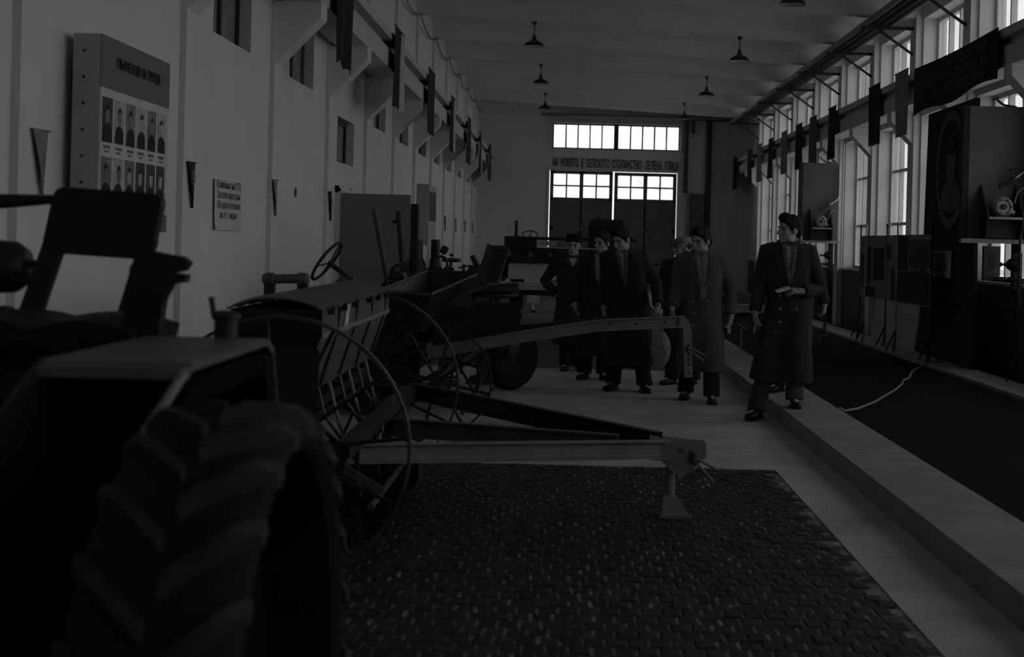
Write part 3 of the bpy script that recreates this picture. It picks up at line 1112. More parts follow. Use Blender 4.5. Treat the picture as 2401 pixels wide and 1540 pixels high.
# display boards set square to the windows, with a shelf, a pump and a tap
def display_board(y, label, far):
    r = thing('display_board', label, 'display board', (5.0, y + .05, .06), 'display boards with cut-open pumps')
    part('board', MB().box(4.62, 5.34, y, y + .08, 1.72, 3.27), 'board_grey', r, False)
    part('side_strip', MB().box(4.545, 4.62, y - .02, y + .09, 1.72, 3.27), 'board_dark', r, False)
    part('ledge', MB().box(4.53, 5.36, y - .13, y, 1.68, 1.73), 'board_side', r, False)
    for x in (4.76, 5.16):
        part('shelf_cheek', MB().prism([(0, 2.36), (-.34, 2.0), (-.26, 1.735), (0, 1.735)], (x, y, 0), (0, 1, 0), (0, 0, 1), (.018, 0, 0)), 'board_dark', r, False)
    part('shelf', MB().box(4.778, 5.16, y - .33, y, 1.955, 1.98), 'wood_pale', r, False)
    part('shelf_front', MB().box(4.778, 5.16, y - .20, y - .18, 1.74, 1.955), 'board_dark', r, False)
    part('post', MB().box(5.16, 5.26, y + .02, y + .07, .06, 1.72), 'board_dark', r, False)
    if far:
        lettering('П\nО\nМ\nП\nА', .10, 'letter_dim', r, (4.582, y - .023, 2.85), (1, 0, 0), (0, 0, 1), sx=.6, spacing=.95, depth=.001)
    p = thing('cutaway_pump', 'round cast pump body resting on the shelf of the ' + ('farther' if far else 'nearer') + ' display board', 'pump', (4.96, y - .17, 1.98), 'cut-open pumps')
    c = (4.96, y - .20, 2.10)
    part('casing', MB().lathe([(0, -.06), (.09, -.06), (.118, -.03), (.12, .03), (.10, .10), (.06, .14), (0, .14)], c, (0, 1, 0), 22), 'lead', p)
    part('flange', MB().torus((c[0], c[1] - .06, c[2]), (0, 1, 0), .085, .016, 22, 8), 'paint_grey', p)
    part('hub', MB().lathe([(0, -.10), (.03, -.10), (.035, -.05), (0, -.05)], c, (0, 1, 0), 12), 'iron', p)
    for k in range(6):
        t = k * PI / 3
        part('bolt', MB().lathe([(0, -.085), (.010, -.085), (.010, -.06), (0, -.06)], (c[0] + .085 * math.cos(t), c[1], c[2] + .085 * math.sin(t)), (0, 1, 0), 6), 'iron', p)
    part('outlet', MB().tube([(c[0] + .08, c[1], c[2] - .05), (c[0] + .14, c[1] - .01, c[2] - .07)], [.035, .028], 10), 'lead', p)
    part('foot', MB().box(c[0] - .08, c[0] + .08, c[1] - .05, c[1] + .1, 1.981, 2.0), 'iron', p, False)
    t = thing('water_tap', 'bent water pipe with a valve in front of the ' + ('farther' if far else 'nearer') + ' display board', 'tap', (5.34, y - .06, 2.6), 'taps on the display boards')
    part('supply_pipe', MB().tube([(5.33, y - .06, 3.2), (5.33, y - .06, 2.62), (5.31, y - .07, 2.56), (5.14, y - .10, 2.44)], .02), 'steel', t)
    part('valve', MB().ell((5.12, y - .10, 2.43), (.04, .03, .03)).tube([(5.12, y - .10, 2.44), (5.09, y - .10, 2.53)], .012), 'iron_mid', t)
    part('hand_wheel', MB().torus((5.085, y - .10, 2.535), (.35, 0, -1), .03, .008, 14, 6), 'iron', t)
    part('nozzle', MB().tube([(5.12, y - .10, 2.42), (5.03, y - .11, 2.37), (4.97, y - .11, 2.36), (4.955, y - .11, 2.31)], [.018, .022, .024, .02]), 'iron', t)
    part('hose', MB().tube([(5.33, y - .1, 2.30), (5.2, y - .16, 2.32), (5.13, y - .2, 2.26), (5.10, y - .2, 2.14)], .007, 6), 'cable', t)
    part('bell_fitting', MB().lathe([(0, 0), (.085, 0), (.08, .06), (.05, .11), (.02, .13), (.012, .17), (.026, .18), (.026, .20), (0, .21)], (5.19, y - .06, 1.44), (-1, 0, 0), 16), 'iron', r)
    part('spigot', MB().lathe([(0, 0), (.035, 0), (.03, .09), (.018, .10), (.018, .17), (0, .17)], (5.19, y - .06, 1.27), (-1, 0, 0), 12), 'iron', r)
    part('fitting_plate', MB().box(5.15, 5.24, y - .09, y + .02, 1.15, 1.58), 'iron', r, False)


display_board(28.2, 'grey display board with a pump shelf beside the riser pipes', True)
display_board(16.5, 'large grey display board with a pump shelf beside the portrait panel', False)
for i, y in enumerate((28.4, 16.8)):
    q = thing('top_tap', 'small spigot perched on the top edge of the ' + ('farther' if i == 0 else 'nearer') + ' display board', 'tap', (5.0, y - .2, 3.27), 'taps on the display boards')
    part('spout', MB().tube([(5.2, y - .17, 3.28), (5.05, y - .17, 3.30), (4.97, y - .17, 3.36)], .014), 'iron', q)
    part('hand_wheel', MB().torus((4.96, y - .17, 3.375), (.5, 0, -1), .035, .009, 14, 6), 'iron', q)

ts = thing('tripod_stand', 'thin black tripod stand before the large display board', 'stand', (5.05, 15.9, .14))
part('pole', MB().tube([(5.05, 15.9, .42), (5.05, 15.9, 1.78)], .014), 'iron', ts)
part('collar', MB().lathe([(0, 0), (.022, 0), (.022, .05), (0, .05)], (5.05, 15.9, 1.0)), 'iron', ts)
for k in range(3):
    t = PI * .5 + k * 2 * PI / 3
    part('leg', MB().tube([(5.05, 15.9, .46), (5.05 + .16 * math.cos(t), 15.9 + .16 * math.sin(t), .142)], .010), 'iron', ts)
sp = thing('sill_speaker', 'dark flat speaker cabinet with an oval opening on the window sill', 'speaker', (5.62, 18.9, 1.2))
part('cabinet', MB().box(5.52, 5.74, 18.88, 18.96, 1.2, 1.66), 'board_dark', sp, False)
part('opening', MB().prism([(.045 * math.cos(2 * PI * k / 20), .11 * math.sin(2 * PI * k / 20)) for k in range(20)], (5.63, 18.876, 1.45), (1, 0, 0), (0, 0, 1), (0, .006, 0)), 'cloth_black', sp, False)

# folding screen of poster panels on poles
ys = [18.5, 20.0, 21.1, 22.1, 23.0]
sc_ = thing('poster_screen', 'row of four dark poster panels hung between thin poles before the windows', 'screen', (4.62, 20.7, .14))
for i, y in enumerate(ys):
    dx = -.05 if i % 2 else .05
    x = 4.68 + dx
    part('pole', MB().tube([(x, y, .16), (x, y, 1.93)], .013).ell((x, y, 1.94), (.02, .02, .025)), 'steel' if i in (1, 3) else 'iron', sc_)
    part('foot', MB().tube([(x - .08, y - .22, .15), (x, y, .45), (x - .08, y + .22, .15)], .012), 'iron', sc_)
for i in range(4):
    y0, y1 = ys[i] + .02, ys[i + 1] - .02
    x0, x1 = 4.68 + (.05 if i % 2 == 0 else -.05), 4.68 + (-.05 if i % 2 == 0 else .05)

    def Q(a, z, off=0.0, y0=y0, y1=y1, x0=x0, x1=x1):
        return (x0 + (x1 - x0) * a - off, y0 + (y1 - y0) * a, z)

    def slab(a0, a1, z0, z1, off0, off1, Q=Q):
        return MB().hexa([Q(a0, z0, off0), Q(a0, z0, off1), Q(a1, z0, off1), Q(a1, z0, off0),
                          Q(a0, z1, off0), Q(a0, z1, off1), Q(a1, z1, off1), Q(a1, z1, off0)])
    p = part('poster_panel', slab(0, 1, .84, 1.79, -.008, .008), 'screen_grey', sc_, False)
    if i == 0:
        lay = [(.0, .62, 1.35, 1.72, 'photo_dark'), (.66, .98, 1.30, 1.76, 'board_dark'), (.02, .98, .86, 1.28, 'board_dark'), (.1, .3, 1.40, 1.64, 'paper_grey')]
    elif i == 1:
        lay = [(.5, .98, 1.42, 1.66, 'board_dark'), (.05, .5, .86, 1.24, 'board_dark'), (.62, .9, 1.22, 1.36, 'ink_soft'), (.7, .97, .9, 1.1, 'photo_mid')]
    elif i == 2:
        lay = [(.08, .6, 1.12, 1.60, 'board_dark'), (.72, .92, 1.05, 1.62, 'board_dark'), (.02, .5, .86, 1.0, 'photo_mid'), (.5, .98, .86, 1.02, 'board_dark')]
    else:
        lay = [(.08, .92, .98, 1.52, 'board_dark'), (.3, .8, 1.62, 1.70, 'ink_soft')]
    for a0, a1, z0, z1, m in lay:
        part('picture', slab(a0, a1, z0, z1, .008, .011), m, p, False)
    if i < 2:
        for k in range(7):
            a = .1 + .055 * k
            hgt = .04 + .03 * ((k * 7) % 4)
            part('chart_bar', slab(a, a + .03, 1.24 if i else 1.28, (1.24 if i else 1.28) + hgt, .008, .011), 'board_dark', p, False)
o = part('pale_sheet', MB().hexa([(4.90, 20.03, .15), (4.92, 20.03, .15), (4.92, 22.9, .15), (4.90, 22.9, .15),
                                  (4.98, 20.03, .86), (5.0, 20.03, .86), (5.0, 22.9, .86), (4.98, 22.9, .86)]), 'paper_grey', None, False)
rehome(o, (4.96, 20.7, .16))
tag(o, 'long pale sheet leaning behind the feet of the poster screen', 'board')

# cable across the earth strip
o = part('cable', MB().tube([(2.46, 12.72, .155), (2.52, 12.80, .115), (2.70, 13.07, .11), (2.99, 13.69, .11), (3.48, 14.95, .11), (3.70, 15.6, .11), (3.82, 16.05, .11), (3.95, 16.33, .11),
                             (4.08, 16.8, .11), (4.22, 17.27, .11), (4.50, 18.0, .115), (4.60, 18.15, .15), (4.89, 18.4, .15), (4.94, 18.45, .15)], .011, 8), 'cable')
rehome(o, (3.5, 15, .1))
tag(o, 'pale cable snaking over the dark earth strip', 'cable')

# low plinth with a dark machine at the strip's far part
pl = thing('low_plinth', 'low pale plinth on the dark earth strip behind the visitors', 'plinth', (3.3, 25.2, .1))
part('slab', MB().box(2.75, 4.0, 24.8, 25.9, .42, .56), 'kerb', pl, False)
part('base', MB().box(2.85, 3.9, 24.9, 25.8, .1, .42), 'dado', pl, False)
mm = thing('plough_body', 'dark curved plough body lying on the low plinth', 'plough', (3.3, 25.3, .565))
part('mouldboard', MB().sheet(lambda a, b: (2.78 + 1.0 * a, 25.1 + .35 * b + .1 * a, .58 + .36 * b * (1 - a) ** 1.2 + .06 * math.sin(PI * b)), 14, 8, .012), 'iron', mm)
part('beam', MB().bar((2.9, 25.4, .635), (3.8, 25.5, .625), .07, .09), 'iron', mm, False)
st = thing('barrier_post', 'short bright metal post with a slanting handle on the concrete kerb', 'post', (2.42, 19.6, .14))
part('shaft', MB().tube([(2.42, 19.6, .14), (2.42, 19.6, .44)], .016), 'steel', st)
part('slanting_handle', MB().tube([(2.36, 19.6, .49), (2.42, 19.6, .45), (2.47, 19.6, .41)], .018), 'iron_mid', st)
# ================================================================== MACHINES
def wheel_spoked(parent, c, R, w, nsp, m, name='wheel', axis=(0, 1, 0), rr=.012):
    c = V(c)
    ax = V(axis).normalized()
    a = ax.orthogonal().normalized()
    b = ax.cross(a)
    rim = MB().lathe([(R, -w / 2), (R, w / 2), (R - .014, w / 2), (R - .014, -w / 2), (R, -w / 2)], c, ax, 56)
    wh = part(name, rim, m, parent)
    part('hub', MB().lathe([(0, -w), (.05, -w), (.055, -w * .4), (.055, w * .4), (.05, w), (0, w)], c, ax, 14), m, wh)
    for k in range(nsp):
        t = 2 * PI * (k + .3) / nsp
        e = a * math.cos(t) + b * math.sin(t)
        s = (-1) ** k * w * .5
        part('spoke', MB().tube([c + ax * s + e * .045, c + e * (R - .01)], rr, 6), 'iron', wh)
    return wh


# ---- 1. tool-carrier tractor in the foreground (seen from behind, facing into the hall)
tr = thing('tool_carrier_tractor', 'black tool carrier tractor with a high seat and a big lugged tyre', 'tractor', (-1.43, 2.7, 0))


def lug_tyre(cx, cy, R, w, side):
    c = V((cx, cy, R))
    prof = []
    for r, h in ((.84, -.60), (.87, -.90), (.90, -.98), (.925, -.88), (.945, -.5), (.955, 0), (.945, .5), (.925, .88), (.90, .98), (.87, .90), (.84, .60)):
        prof.append((R * r, w / 2 * h))
    ty = part('rear_wheel', MB().lathe(prof, c, (1, 0, 0), 64), 'rubber', tr)
    part('rim', MB().lathe([(R * .87, -w * .40), (R * .85, -w * .40), (R * .82, -w * .1), (.16, -w * .10), (.0, -w * .10), (.0, -w * .06), (.16, -w * .06), (R * .81, -w * .06), (R * .85, w * .40), (R * .87, w * .40)], c, (1, 0, 0), 48), 'shade_black', ty)
    part('hub', MB().lathe([(0, -.05), (.07, -.05), (.08, .05), (.05, .09), (0, .10)], c, (1, 0, 0), 16), 'iron', ty)
    lug = MB()
    for sgn in (-1, 1):
        pass
    # one chevron bar, built at the top of the tyre, for each flank
    for sgn in (-1, 1):
        b = MB()
        n = 6
        rows = []
        for i in range(n + 1):
            f = i / n
            x = sgn * (w * .02 + w * .49 * f)
            ang = .22 * f
            rr0 = R * (.93 - .035 * max(0, f - .6) / .4)
            rr1 = R * (1.0 - .06 * max(0, f - .75) / .25)
            hw = .021
            ring = []
            for (da, rad) in ((-hw, rr0), (hw, rr0), (hw * .75, rr1), (-hw * .75, rr1)):
                th = ang + da / R
                ring.append(V((x, math.sin(th) * rad, math.cos(th) * rad)))
            rows.append(ring)
        b.loft(rows)
        me = b.mesh('lug')
        me.materials.append(M['rubber_lit'])
        K = 25
        for k in range(K):
            o = bpy.data.objects.new('lug', me)
            C.objects.link(o)
            o.parent = ty
            o.matrix_local = Matrix.Translation(c - V(tr.location)) @ Matrix.Rotation(2 * PI * (k + (.5 if sgn > 0 else 0)) / K, 4, 'X')


lug_tyre(-.635, 2.7, .625, .29, 1)
lug_tyre(-2.225, 2.7, .625, .29, -1)
for s in (1, -1):
    xa, xb = (-.775, -1.10) if s > 0 else (-2.085, -1.76)
    prof = [(2.93, 1.285), (2.96, 1.30), (3.70, 1.30), (3.78, 1.27), (3.90, 1.02)]
    mb = MB()
    rings = [[(xa, y, z), (xb, y, z), (xb, y - .004, z - .018), (xa, y - .004, z - .018)] for y, z in prof]
    mb.loft([[V(p) for p in r] for r in rings])
    part('fender', mb, 'paint_mid', tr, False)
    part('fender_skirt', MB().prism([(y, z) for y, z in prof] + [(3.9, .9), (2.4, .9), (2.6, 1.15)], (xb, 0, 0), (0, 1, 0), (0, 0, 1), (.012 * s, 0, 0)), 'paint_dark', tr, False)
part('fender_lit_edge', MB().tube([(-.785, 3.0, 1.295), (-.785, 2.95, 1.285), (-.785, 2.62, 1.175)], .010, 8), 'paint_grey', tr)  # pale tube paints the light caught along the fender's rear edge
part('rear_axle', MB().tube([(-2.2, 2.7, .625), (-.66, 2.7, .625)], .075, 14), 'iron', tr)
# engine behind the axle under a rounded bonnet
part('engine_cover', MB().loft([[V((-1.43 + sx * .30, y, z)) for sx, z in ((-1, .55), (-1, 1.0), (-.75, 1.12), (0, 1.16), (.75, 1.12), (1, 1.0), (1, .55))] for y in (1.75, 1.80, 2.85, 2.95)]), 'shade_black', tr)
part('gearbox', MB().box(-1.72, -1.14, 2.4, 3.2, .38, .95), 'shade_black', tr, False)
part('platform', MB().box(-2.05, -.80, 3.05, 4.62, .40, 1.20), 'shade_black', tr, False)
part('side_box', MB().box(-1.10, -.80, 3.0, 3.9, .95, 1.26), 'shade_black', tr, False)
part('front_beam', MB().tube([(-1.43, 4.5, .62), (-1.43, 5.6, .58)], .11, 12), 'paint_dark', tr)
part('front_axle', MB().bar((-1.95, 5.35, .36), (-.95, 5.35, .36), .08, .08).bar((-1.43, 5.35, .36), (-1.43, 5.35, .6), .1, .1), 'iron', tr, False)
for x in (-1.95, -.98):
    part('front_wheel', MB().lathe([(.14, -.05), (.24, -.07), (.29, -.04), (.30, 0), (.29, .04), (.24, .07), (.14, .05), (.05, .03), (0, .03), (0, -.03), (.05, -.03), (.14, -.05)], (x, 5.35, .30), (1, 0, 0), 32), 'rubber', tr)


def sfn(a, b):
    x = -1.76 + .56 * a
    z = 1.285 + .035 * abs(math.sin(PI * (a * 2 + .02))) ** .7 + .012 * math.sin(PI * b)
    return (x, 3.92 + .5 * b, z)


part('seat', MB().sheet(sfn, 26, 10, .09), 'leather', tr)
# backrest: padded slab on a leaning frame
YS = 4.42
poly = []
cor = [(-1.600, 1.705), (-1.262, 1.688), (-1.300, 1.482), (-1.640, 1.498)]
for i in range(4):
    p, q, n = V(cor[i - 1]), V(cor[i]), V(cor[(i + 1) % 4])
    a = q + (p - q).normalized() * .038
    b = q + (n - q).normalized() * .038
    for t in (0, .25, .5, .75, 1):
        poly.append(tuple(a * (1 - t) ** 2 + q * 2 * t * (1 - t) + b * t * t))
bk = MB().prism(poly, (0, YS, 0), (1, 0, 0), (0, 0, 1), (0, .05, 0))
part('backrest', bk, 'leather', tr, False)
part('backrest_post', MB().prism([(-1.625, 1.56), (-1.560, 1.56), (-1.665, 1.22), (-1.735, 1.22)], (0, YS + .005, 0), (1, 0, 0), (0, 0, 1), (0, .04, 0)), 'paint_dark', tr, False)
part('backrest_post', MB().prism([(-1.335, 1.54), (-1.285, 1.54), (-1.375, 1.22), (-1.425, 1.22)], (0, YS + .005, 0), (1, 0, 0), (0, 0, 1), (0, .04, 0)), 'paint_dark', tr, False)
arm = MB()
arm.prism([(-1.255, 1.20), (-1.160, 1.20), (-1.135, 1.38), (-1.112, 1.425), (-1.075, 1.43), (-1.072, 1.452), (-1.115, 1.455), (-1.08, 1.462), (-1.066, 1.485), (-1.085, 1.502), (-1.13, 1.508),
           (-1.17, 1.515), (-1.205, 1.505), (-1.232, 1.47), (-1.238, 1.40)], (0, 4.0, 0), (1, 0, 0), (0, 0, 1), (0, .05, 0))
part('armrest', arm, 'leather', tr, False)
part('grab_rail', MB().tube([(-1.95, 4.45, 1.645), (-1.76, 4.45, 1.655), (-1.60, 4.45, 1.665)], [.026, .023, .014], 10), 'paint_dark', tr)
lamp_ = part('work_lamp', MB().lathe([(0, -.02), (.055, -.015), (.08, .02), (.085, .10), (.05, .16), (0, .17)], (-1.70, 4.44, 1.45), (-1, 0, 0), 18), 'paint_dark', tr)
part('lamp_stalk', MB().tube([(-1.70, 4.44, 1.46), (-1.655, 4.44, 1.462)], .012, 8), 'iron', tr)
part('seat_hinge', MB().lathe([(0, 0), (.035, 0), (.035, .05), (0, .05)], (-1.71, 4.35, 1.30), (0, -1, 0), 14), 'iron_mid', tr)
part('filler_cap', MB().lathe([(0, 0), (.030, 0), (.030, .045), (.038, .05), (.038, .062), (.02, .07), (0, .07)], (-.885, 3.7, 1.30)), 'iron', tr)
part('filler_lever', MB().tube([(-.915, 3.7, 1.35), (-.925, 3.7, 1.405)], .008, 8), 'iron', tr)
part('side_tag', MB().box(-.80, -.795, 2.97, 3.02, 1.03, 1.10), 'paint_grey', tr, False)

# ---- 2. seed drill with spoked wheels, its drawbar resting on a jack
dr = thing('seed_drill', 'grey seed drill with a long ribbed hopper and thin spoked wheels', 'seed drill', (-1.3, 7.8, 0))
BX, DY0, DY1 = -1.35, 6.62, 9.15
sec = [(.205, 1.225), (.205, 1.11), (.10, .80), (-.10, .80), (-.20, 1.11), (-.20, 1.225)]
mb = MB().loft([[V((BX + a, y, z)) for a, z in sec] for y in (DY0, DY1)])
hop = part('hopper', mb, 'paint_mid', dr, False)
part('end_plate', MB().prism([(a * 1.05, z) for a, z in sec], (BX, DY0 - .012, 0), (1, 0, 0), (0, 0, 1), (0, .012, 0)), 'paint_dark', dr, False)
part('end_plate', MB().prism([(a * 1.05, z) for a, z in sec], (BX, DY1, 0), (1, 0, 0), (0, 0, 1), (0, .012, 0)), 'paint_dark', dr, False)


def lidfn(y0, y1):
    def fn(a, b):
        ca = -1 + 2 * a
        y = y0 + (y1 - y0) * b
        rib = .010 * (math.sin(PI * b * 5) ** 4)
        return (BX + .225 * ca, y, 1.228 + .055 * (1 - ca * ca) + rib)
    return fn


for a, b in ((DY0 - .03, 7.88), (7.90, DY1 + .02)):
    ld = part('lid', MB().sheet(lidfn(a, b), 12, 40, .008), 'paint_mid', dr)
    for k in range(3):
        y = a + (b - a) * (.2 + .3 * k)
        part('hinge', MB().box(BX + .21, BX + .235, y - .02, y + .02, 1.195, 1.235), 'iron', ld, False)
part('hopper_rib', MB().box(BX + .150, BX + .215, 6.64, 9.13, 1.09, 1.115), 'paint_grey', dr, False)
for y in (7.15, 7.75, 8.35, 8.95):
    part('hopper_strap', MB().bar((BX + .212, y, 1.22), (BX + .20, y, 1.09), .03, .01, (1, 0, 0)).bar((BX + .20, y, 1.09), (BX + .12, y, .82), .03, .01, (1, 0, 0)), 'paint_dark', dr, False)
part('maker_label', MB().hexa([(BX + .208, 7.30, 1.105), (BX + .212, 7.30, 1.105), (BX + .212, 7.42, 1.105), (BX + .208, 7.42, 1.105),
                               (BX + .210, 7.38, 1.225), (BX + .214, 7.38, 1.225), (BX + .214, 7.47, 1.225), (BX + .210, 7.47, 1.225)]), 'paper', dr, False, label='small white paper label')
# handle cylinder on the lid
for y, x in ((7.75, -1.62), (7.75, -1.44)):
    part('roller_post', MB().box(x - .028, x + .028, y - .02, y + .02, 1.18, 1.31), 'iron', dr, False)
part('lid_roller', MB().tube([(-1.66, 7.75, 1.33), (-1.64, 7.75, 1.33), (-1.60, 7.75, 1.33), (-1.595, 7.75, 1.33), (-1.47, 7.75, 1.335), (-1.465, 7.75, 1.335), (-1.42, 7.75, 1.335), (-1.405, 7.75, 1.335)],
                             [.022, .036, .036, .026, .026, .034, .034, .02], 14), 'paint_mid', dr)
part('axle', MB().tube([(-1.3, 6.3, .6), (-1.3, 9.45, .6)], .022, 10), 'iron', dr)
wheel_spoked(dr, (-1.29, 6.42, .605), .605, .055, 12, 'iron_mid', rr=.010)
wheel_spoked(dr, (-1.30, 9.36, .605), .605, .055, 12, 'iron_mid', rr=.010)
# frame
for a, b, w, h in (((-1.62, 6.6, .62), (-1.62, 9.2, .62), .06, .08), ((-1.02, 6.6, .58), (-1.02, 9.2, .58), .06, .08),
                   ((-1.62, 6.65, .62), (-1.02, 6.65, .58), .05, .07), ((-1.62, 9.15, .62), (-1.02, 9.15, .58), .05, .07), ((-1.30, 6.6, .70), (-1.30, 9.2, .70), .05, .05)):
    part('frame_rail', MB().bar(a, b, w, h), 'paint_dark', dr, False)
for y in (6.66, 9.12):
    part('hopper_leg', MB().bar((BX + .05, y, .82), (-1.05, y, .60), .04, .02).bar((BX - .05, y, .82), (-1.6, y, .62), .04, .02), 'paint_dark', dr, False)
# seed tubes and coulters
for k in range(7):
    y = 6.95 + k * .34
    xb = -1.10 + (.10 if k % 2 else 0)
    t = part('seed_tube', MB().tube([(BX + .08, y, .81), (BX + .12, y, .66), (xb - .06, y, .42), (xb - .03, y, .24)], [.011, .010, .009, .009], 8), 'paint_grey' if k % 2 == 0 else 'iron_mid', dr)
    cu = part('coulter', MB().bar((-1.05, y, .56), (xb - .06, y, .20), .02, .035).lathe([(0, -.006), (.13, -.004), (.13, .004), (0, .006)], (xb + .0, y + .02, .145), (.12, 1, 0), 24), 'iron', dr, False)
part('press_bar', MB().tube([(-.90, 6.7, .30), (-.90, 9.15, .30)], .016, 8), 'iron_mid', dr)
part('lift_shaft', MB().tube([(-1.15, 6.6, .47), (-1.15, 9.2, .47)], .018, 8), 'paint_grey', dr)
for y in (7.0, 7.9, 8.8):
    part('lift_arm', MB().bar((-1.15, y, .47), (-.88, y, .32), .014, .04), 'paint_mid', dr, False)


# drawbar channels
def channel(p, q, w, h):
    p, q = V(p), V(q)
    d = (q - p).normalized()
    s = d.cross(V((0, 0, 1))).normalized()
    b = MB()
    b.bar(p, q, .010, h)
    up = V((0, 0, h / 2 - .005))
    b.bar(p + up + s * w / 2, q + up + s * w / 2, w, .010)
    b.bar(p - up + s * w / 2, q - up + s * w / 2, w, .010)
    return b


HX = V((.62, 8.20, .395))
part('drawbar_channel', channel((-1.25, 7.35, .45), HX + V((-.03, -.04, .005)), .05, .105), 'paint_grey', dr, False)
part('drawbar_channel', channel((-1.05, 8.62, .43), HX + V((-.30, .03, .02)), .05, .11), 'paint_mid', dr, False)
part('drawbar_channel', channel((-1.05, 10.0, .50), HX + V((-.05, .05, .03)), .05, .12), 'paint_dark', dr, False)
part('cross_beam', MB().bar((-1.05, 8.55, .43), (-1.05, 10.05, .50), .06, .08), 'paint_dark', dr, False)
hp = MB().prism([(-.12, .07), (.20, .045), (.20, -.035), (.12, -.11), (.06, -.16), (.02, -.13), (-.06, -.06), (-.12, -.06)], HX + V((0, -.06, 0)), (1, 0, 0), (0, 0, 1), (0, .015, 0))
hp.prism([(-.12, .07), (.20, .045), (.20, -.035), (-.12, -.06)], HX + V((0, .05, 0)), (1, 0, 0), (0, 0, 1), (0, .015, 0))
hi = part('hitch_plate', hp, 'paint_grey', dr, False)
for a, b in ((.06, 0), (.12, -.01), (.13, -.06)):
    part('bolt', MB().lathe([(0, 0), (.014, 0), (.014, .014), (0, .016)], HX + V((a, -.06, b)), (0, -1, 0), 6), 'paint_mid', hi, False)
part('pin_spring', MB().torus(HX + V((.13, -.08, -.045)), (0, 1, 0), .022, .007, 16, 6), 'iron', hi)
part('hitch_pin', MB().tube([HX + V((.135, -.085, -.035)), HX + V((.27, -.11, -.105))], .008, 8), 'paint_grey', hi)
part('hitch_pin', MB().tube([HX + V((.135, -.085, -.06)), HX + V((.24, -.13, -.165))], .008, 8), 'paint_grey', hi)
jx = V((.62, 8.20, 0))
jk = part('jack_post', MB().tube([jx + V((0, 0, .10)), jx + V((0, 0, .29)), jx + V((0, 0, .292)), jx + V((0, 0, .345))], [.030, .029, .024, .024], 14), 'paint_grey', dr)
part('jack_foot', MB().hexa([jx + V((-.05, -.06, 0.004)), jx + V((.115, -.06, 0.004)), jx + V((.115, .06, 0.004)), jx + V((-.05, .06, 0.004)),
                             jx + V((-.035, -.028, .13)), jx + V((.035, -.028, .13)), jx + V((.035, .028, .13)), jx + V((-.035, .028, .13))]), 'paint_grey', jk, False)
part('jack_lip', MB().box(.56, .745, 8.125, 8.15, .004, .022), 'steel', jk, False)

# ---- 3. second implement with a raised bent drawbar
im = thing('planter_frame', 'dark planting machine with a bent raised drawbar and a trough hopper', 'planter', (-.6, 12.4, 0))
bpts = [V((-1.12, 11.5, .645)), V((-.44, 11.5, .785)), V((.25, 11.5, .905)), V((.95, 11.5, .955))]
mb = MB()
for p, q in zip(bpts, bpts[1:]):
    mb.bar(p, q, .012, .085)
    for s in (-1, 1):
        mb.bar(p + V((0, -.022, s * .042)), q + V((0, -.022, s * .042)), .05, .010)
bm2 = part('raised_drawbar', mb, 'paint_grey', im, False)
for a in (.15, .45, .78):
    p = bpts[2].lerp(bpts[3], a)
    part('rivet', MB().lathe([(0, 0), (.012, 0), (.008, .008), (0, .009)], p + V((0, -.007, 0)), (0, -1, 0), 8), 'iron_mid', bm2)
el = [(.0, .045), (.03, .035), (.06, .0), (.078, -.05), (.082, -.10), (.10, -.45), (.035, -.45), (.018, -.12), (.01, -.05), (-.02, -.045), (-.02, .045)]
hk = part('hitch_strap', MB().prism([(.93 + a, .955 + b) for a, b in el], (0, 11.47, 0), (1, 0, 0), (0, 0, 1), (0, .014, 0)), 'paint_grey', im, False)
for b in (-.19, -.26, -.305, -.345, -.415):
    part('bolt_hole', MB().lathe([(0, 0), (.009, 0), (.009, .002), (0, .002)], (.93 + .052 + (-b) * .04, 11.47, .955 + b), (0, -1, 0), 12), 'cloth_black', hk, False)
part('pin_boss', MB().torus((.99, 11.46, .73), (0, 1, 0), .018, .007, 14, 6), 'iron_mid', hk)
part('hitch_pin', MB().tube([(.99, 11.45, .742), (1.02, 11.44, .74), (1.13, 11.40, .685)], .008, 8), 'paint_grey', hk)
part('hitch_pin', MB().tube([(.99, 11.45, .72), (1.02, 11.44, .71), (1.11, 11.40, .645)], .008, 8), 'paint_grey', hk)
part('drawbar_mate', MB().bar((-1.1, 12.6, .70), (.6, 12.2, .93), .05, .08).bar((-1.12, 11.5, .60), (-1.12, 13.4, .60), .06, .08).bar((-.45, 11.5, .62), (-.45, 13.4, .62), .05, .07), 'paint_dark', im, False)
# trough hopper
tro = MB()
T = [(-1.52, 11.5, 1.14), (-1.10, 11.5, 1.12), (-.80, 13.2, 1.27), (-1.30, 13.2, 1.27)]
B_ = [(-1.40, 11.7, .80), (-1.20, 11.7, .80), (-.98, 13.0, .86), (-1.18, 13.0, .86)]
for i in range(4):
    j = (i + 1) % 4
    tro.hexa([T[i], T[j], B_[j], B_[i]] + [tuple(V(p) + V((0, 0, -.004)) * 0 + (V((-1.14, 12.3, 1.0)) - V(p)).normalized() * .015) for p in (T[i], T[j], B_[j], B_[i])])
part('trough', tro, 'paint_dark', im, False)
part('trough_rim', MB().tube([V(p) for p in T], .014, 8, close=True), 'iron_mid', im)
part('shield', MB().sheet(lambda a, b: (-1.05 + .62 * a, 12.2 + .6 * b, 1.02 + .20 * a - .02 * b - .18 * (b - .2) ** 2 + .05 * math.sin(PI * a)), 14, 10, .008), 'paint_mid', im)
part('apron', MB().sheet(lambda a, b: (-1.15 + .75 * a, 12.3, .95 - .30 * b + .1 * a), 4, 4, .01), 'paint_dark', im)
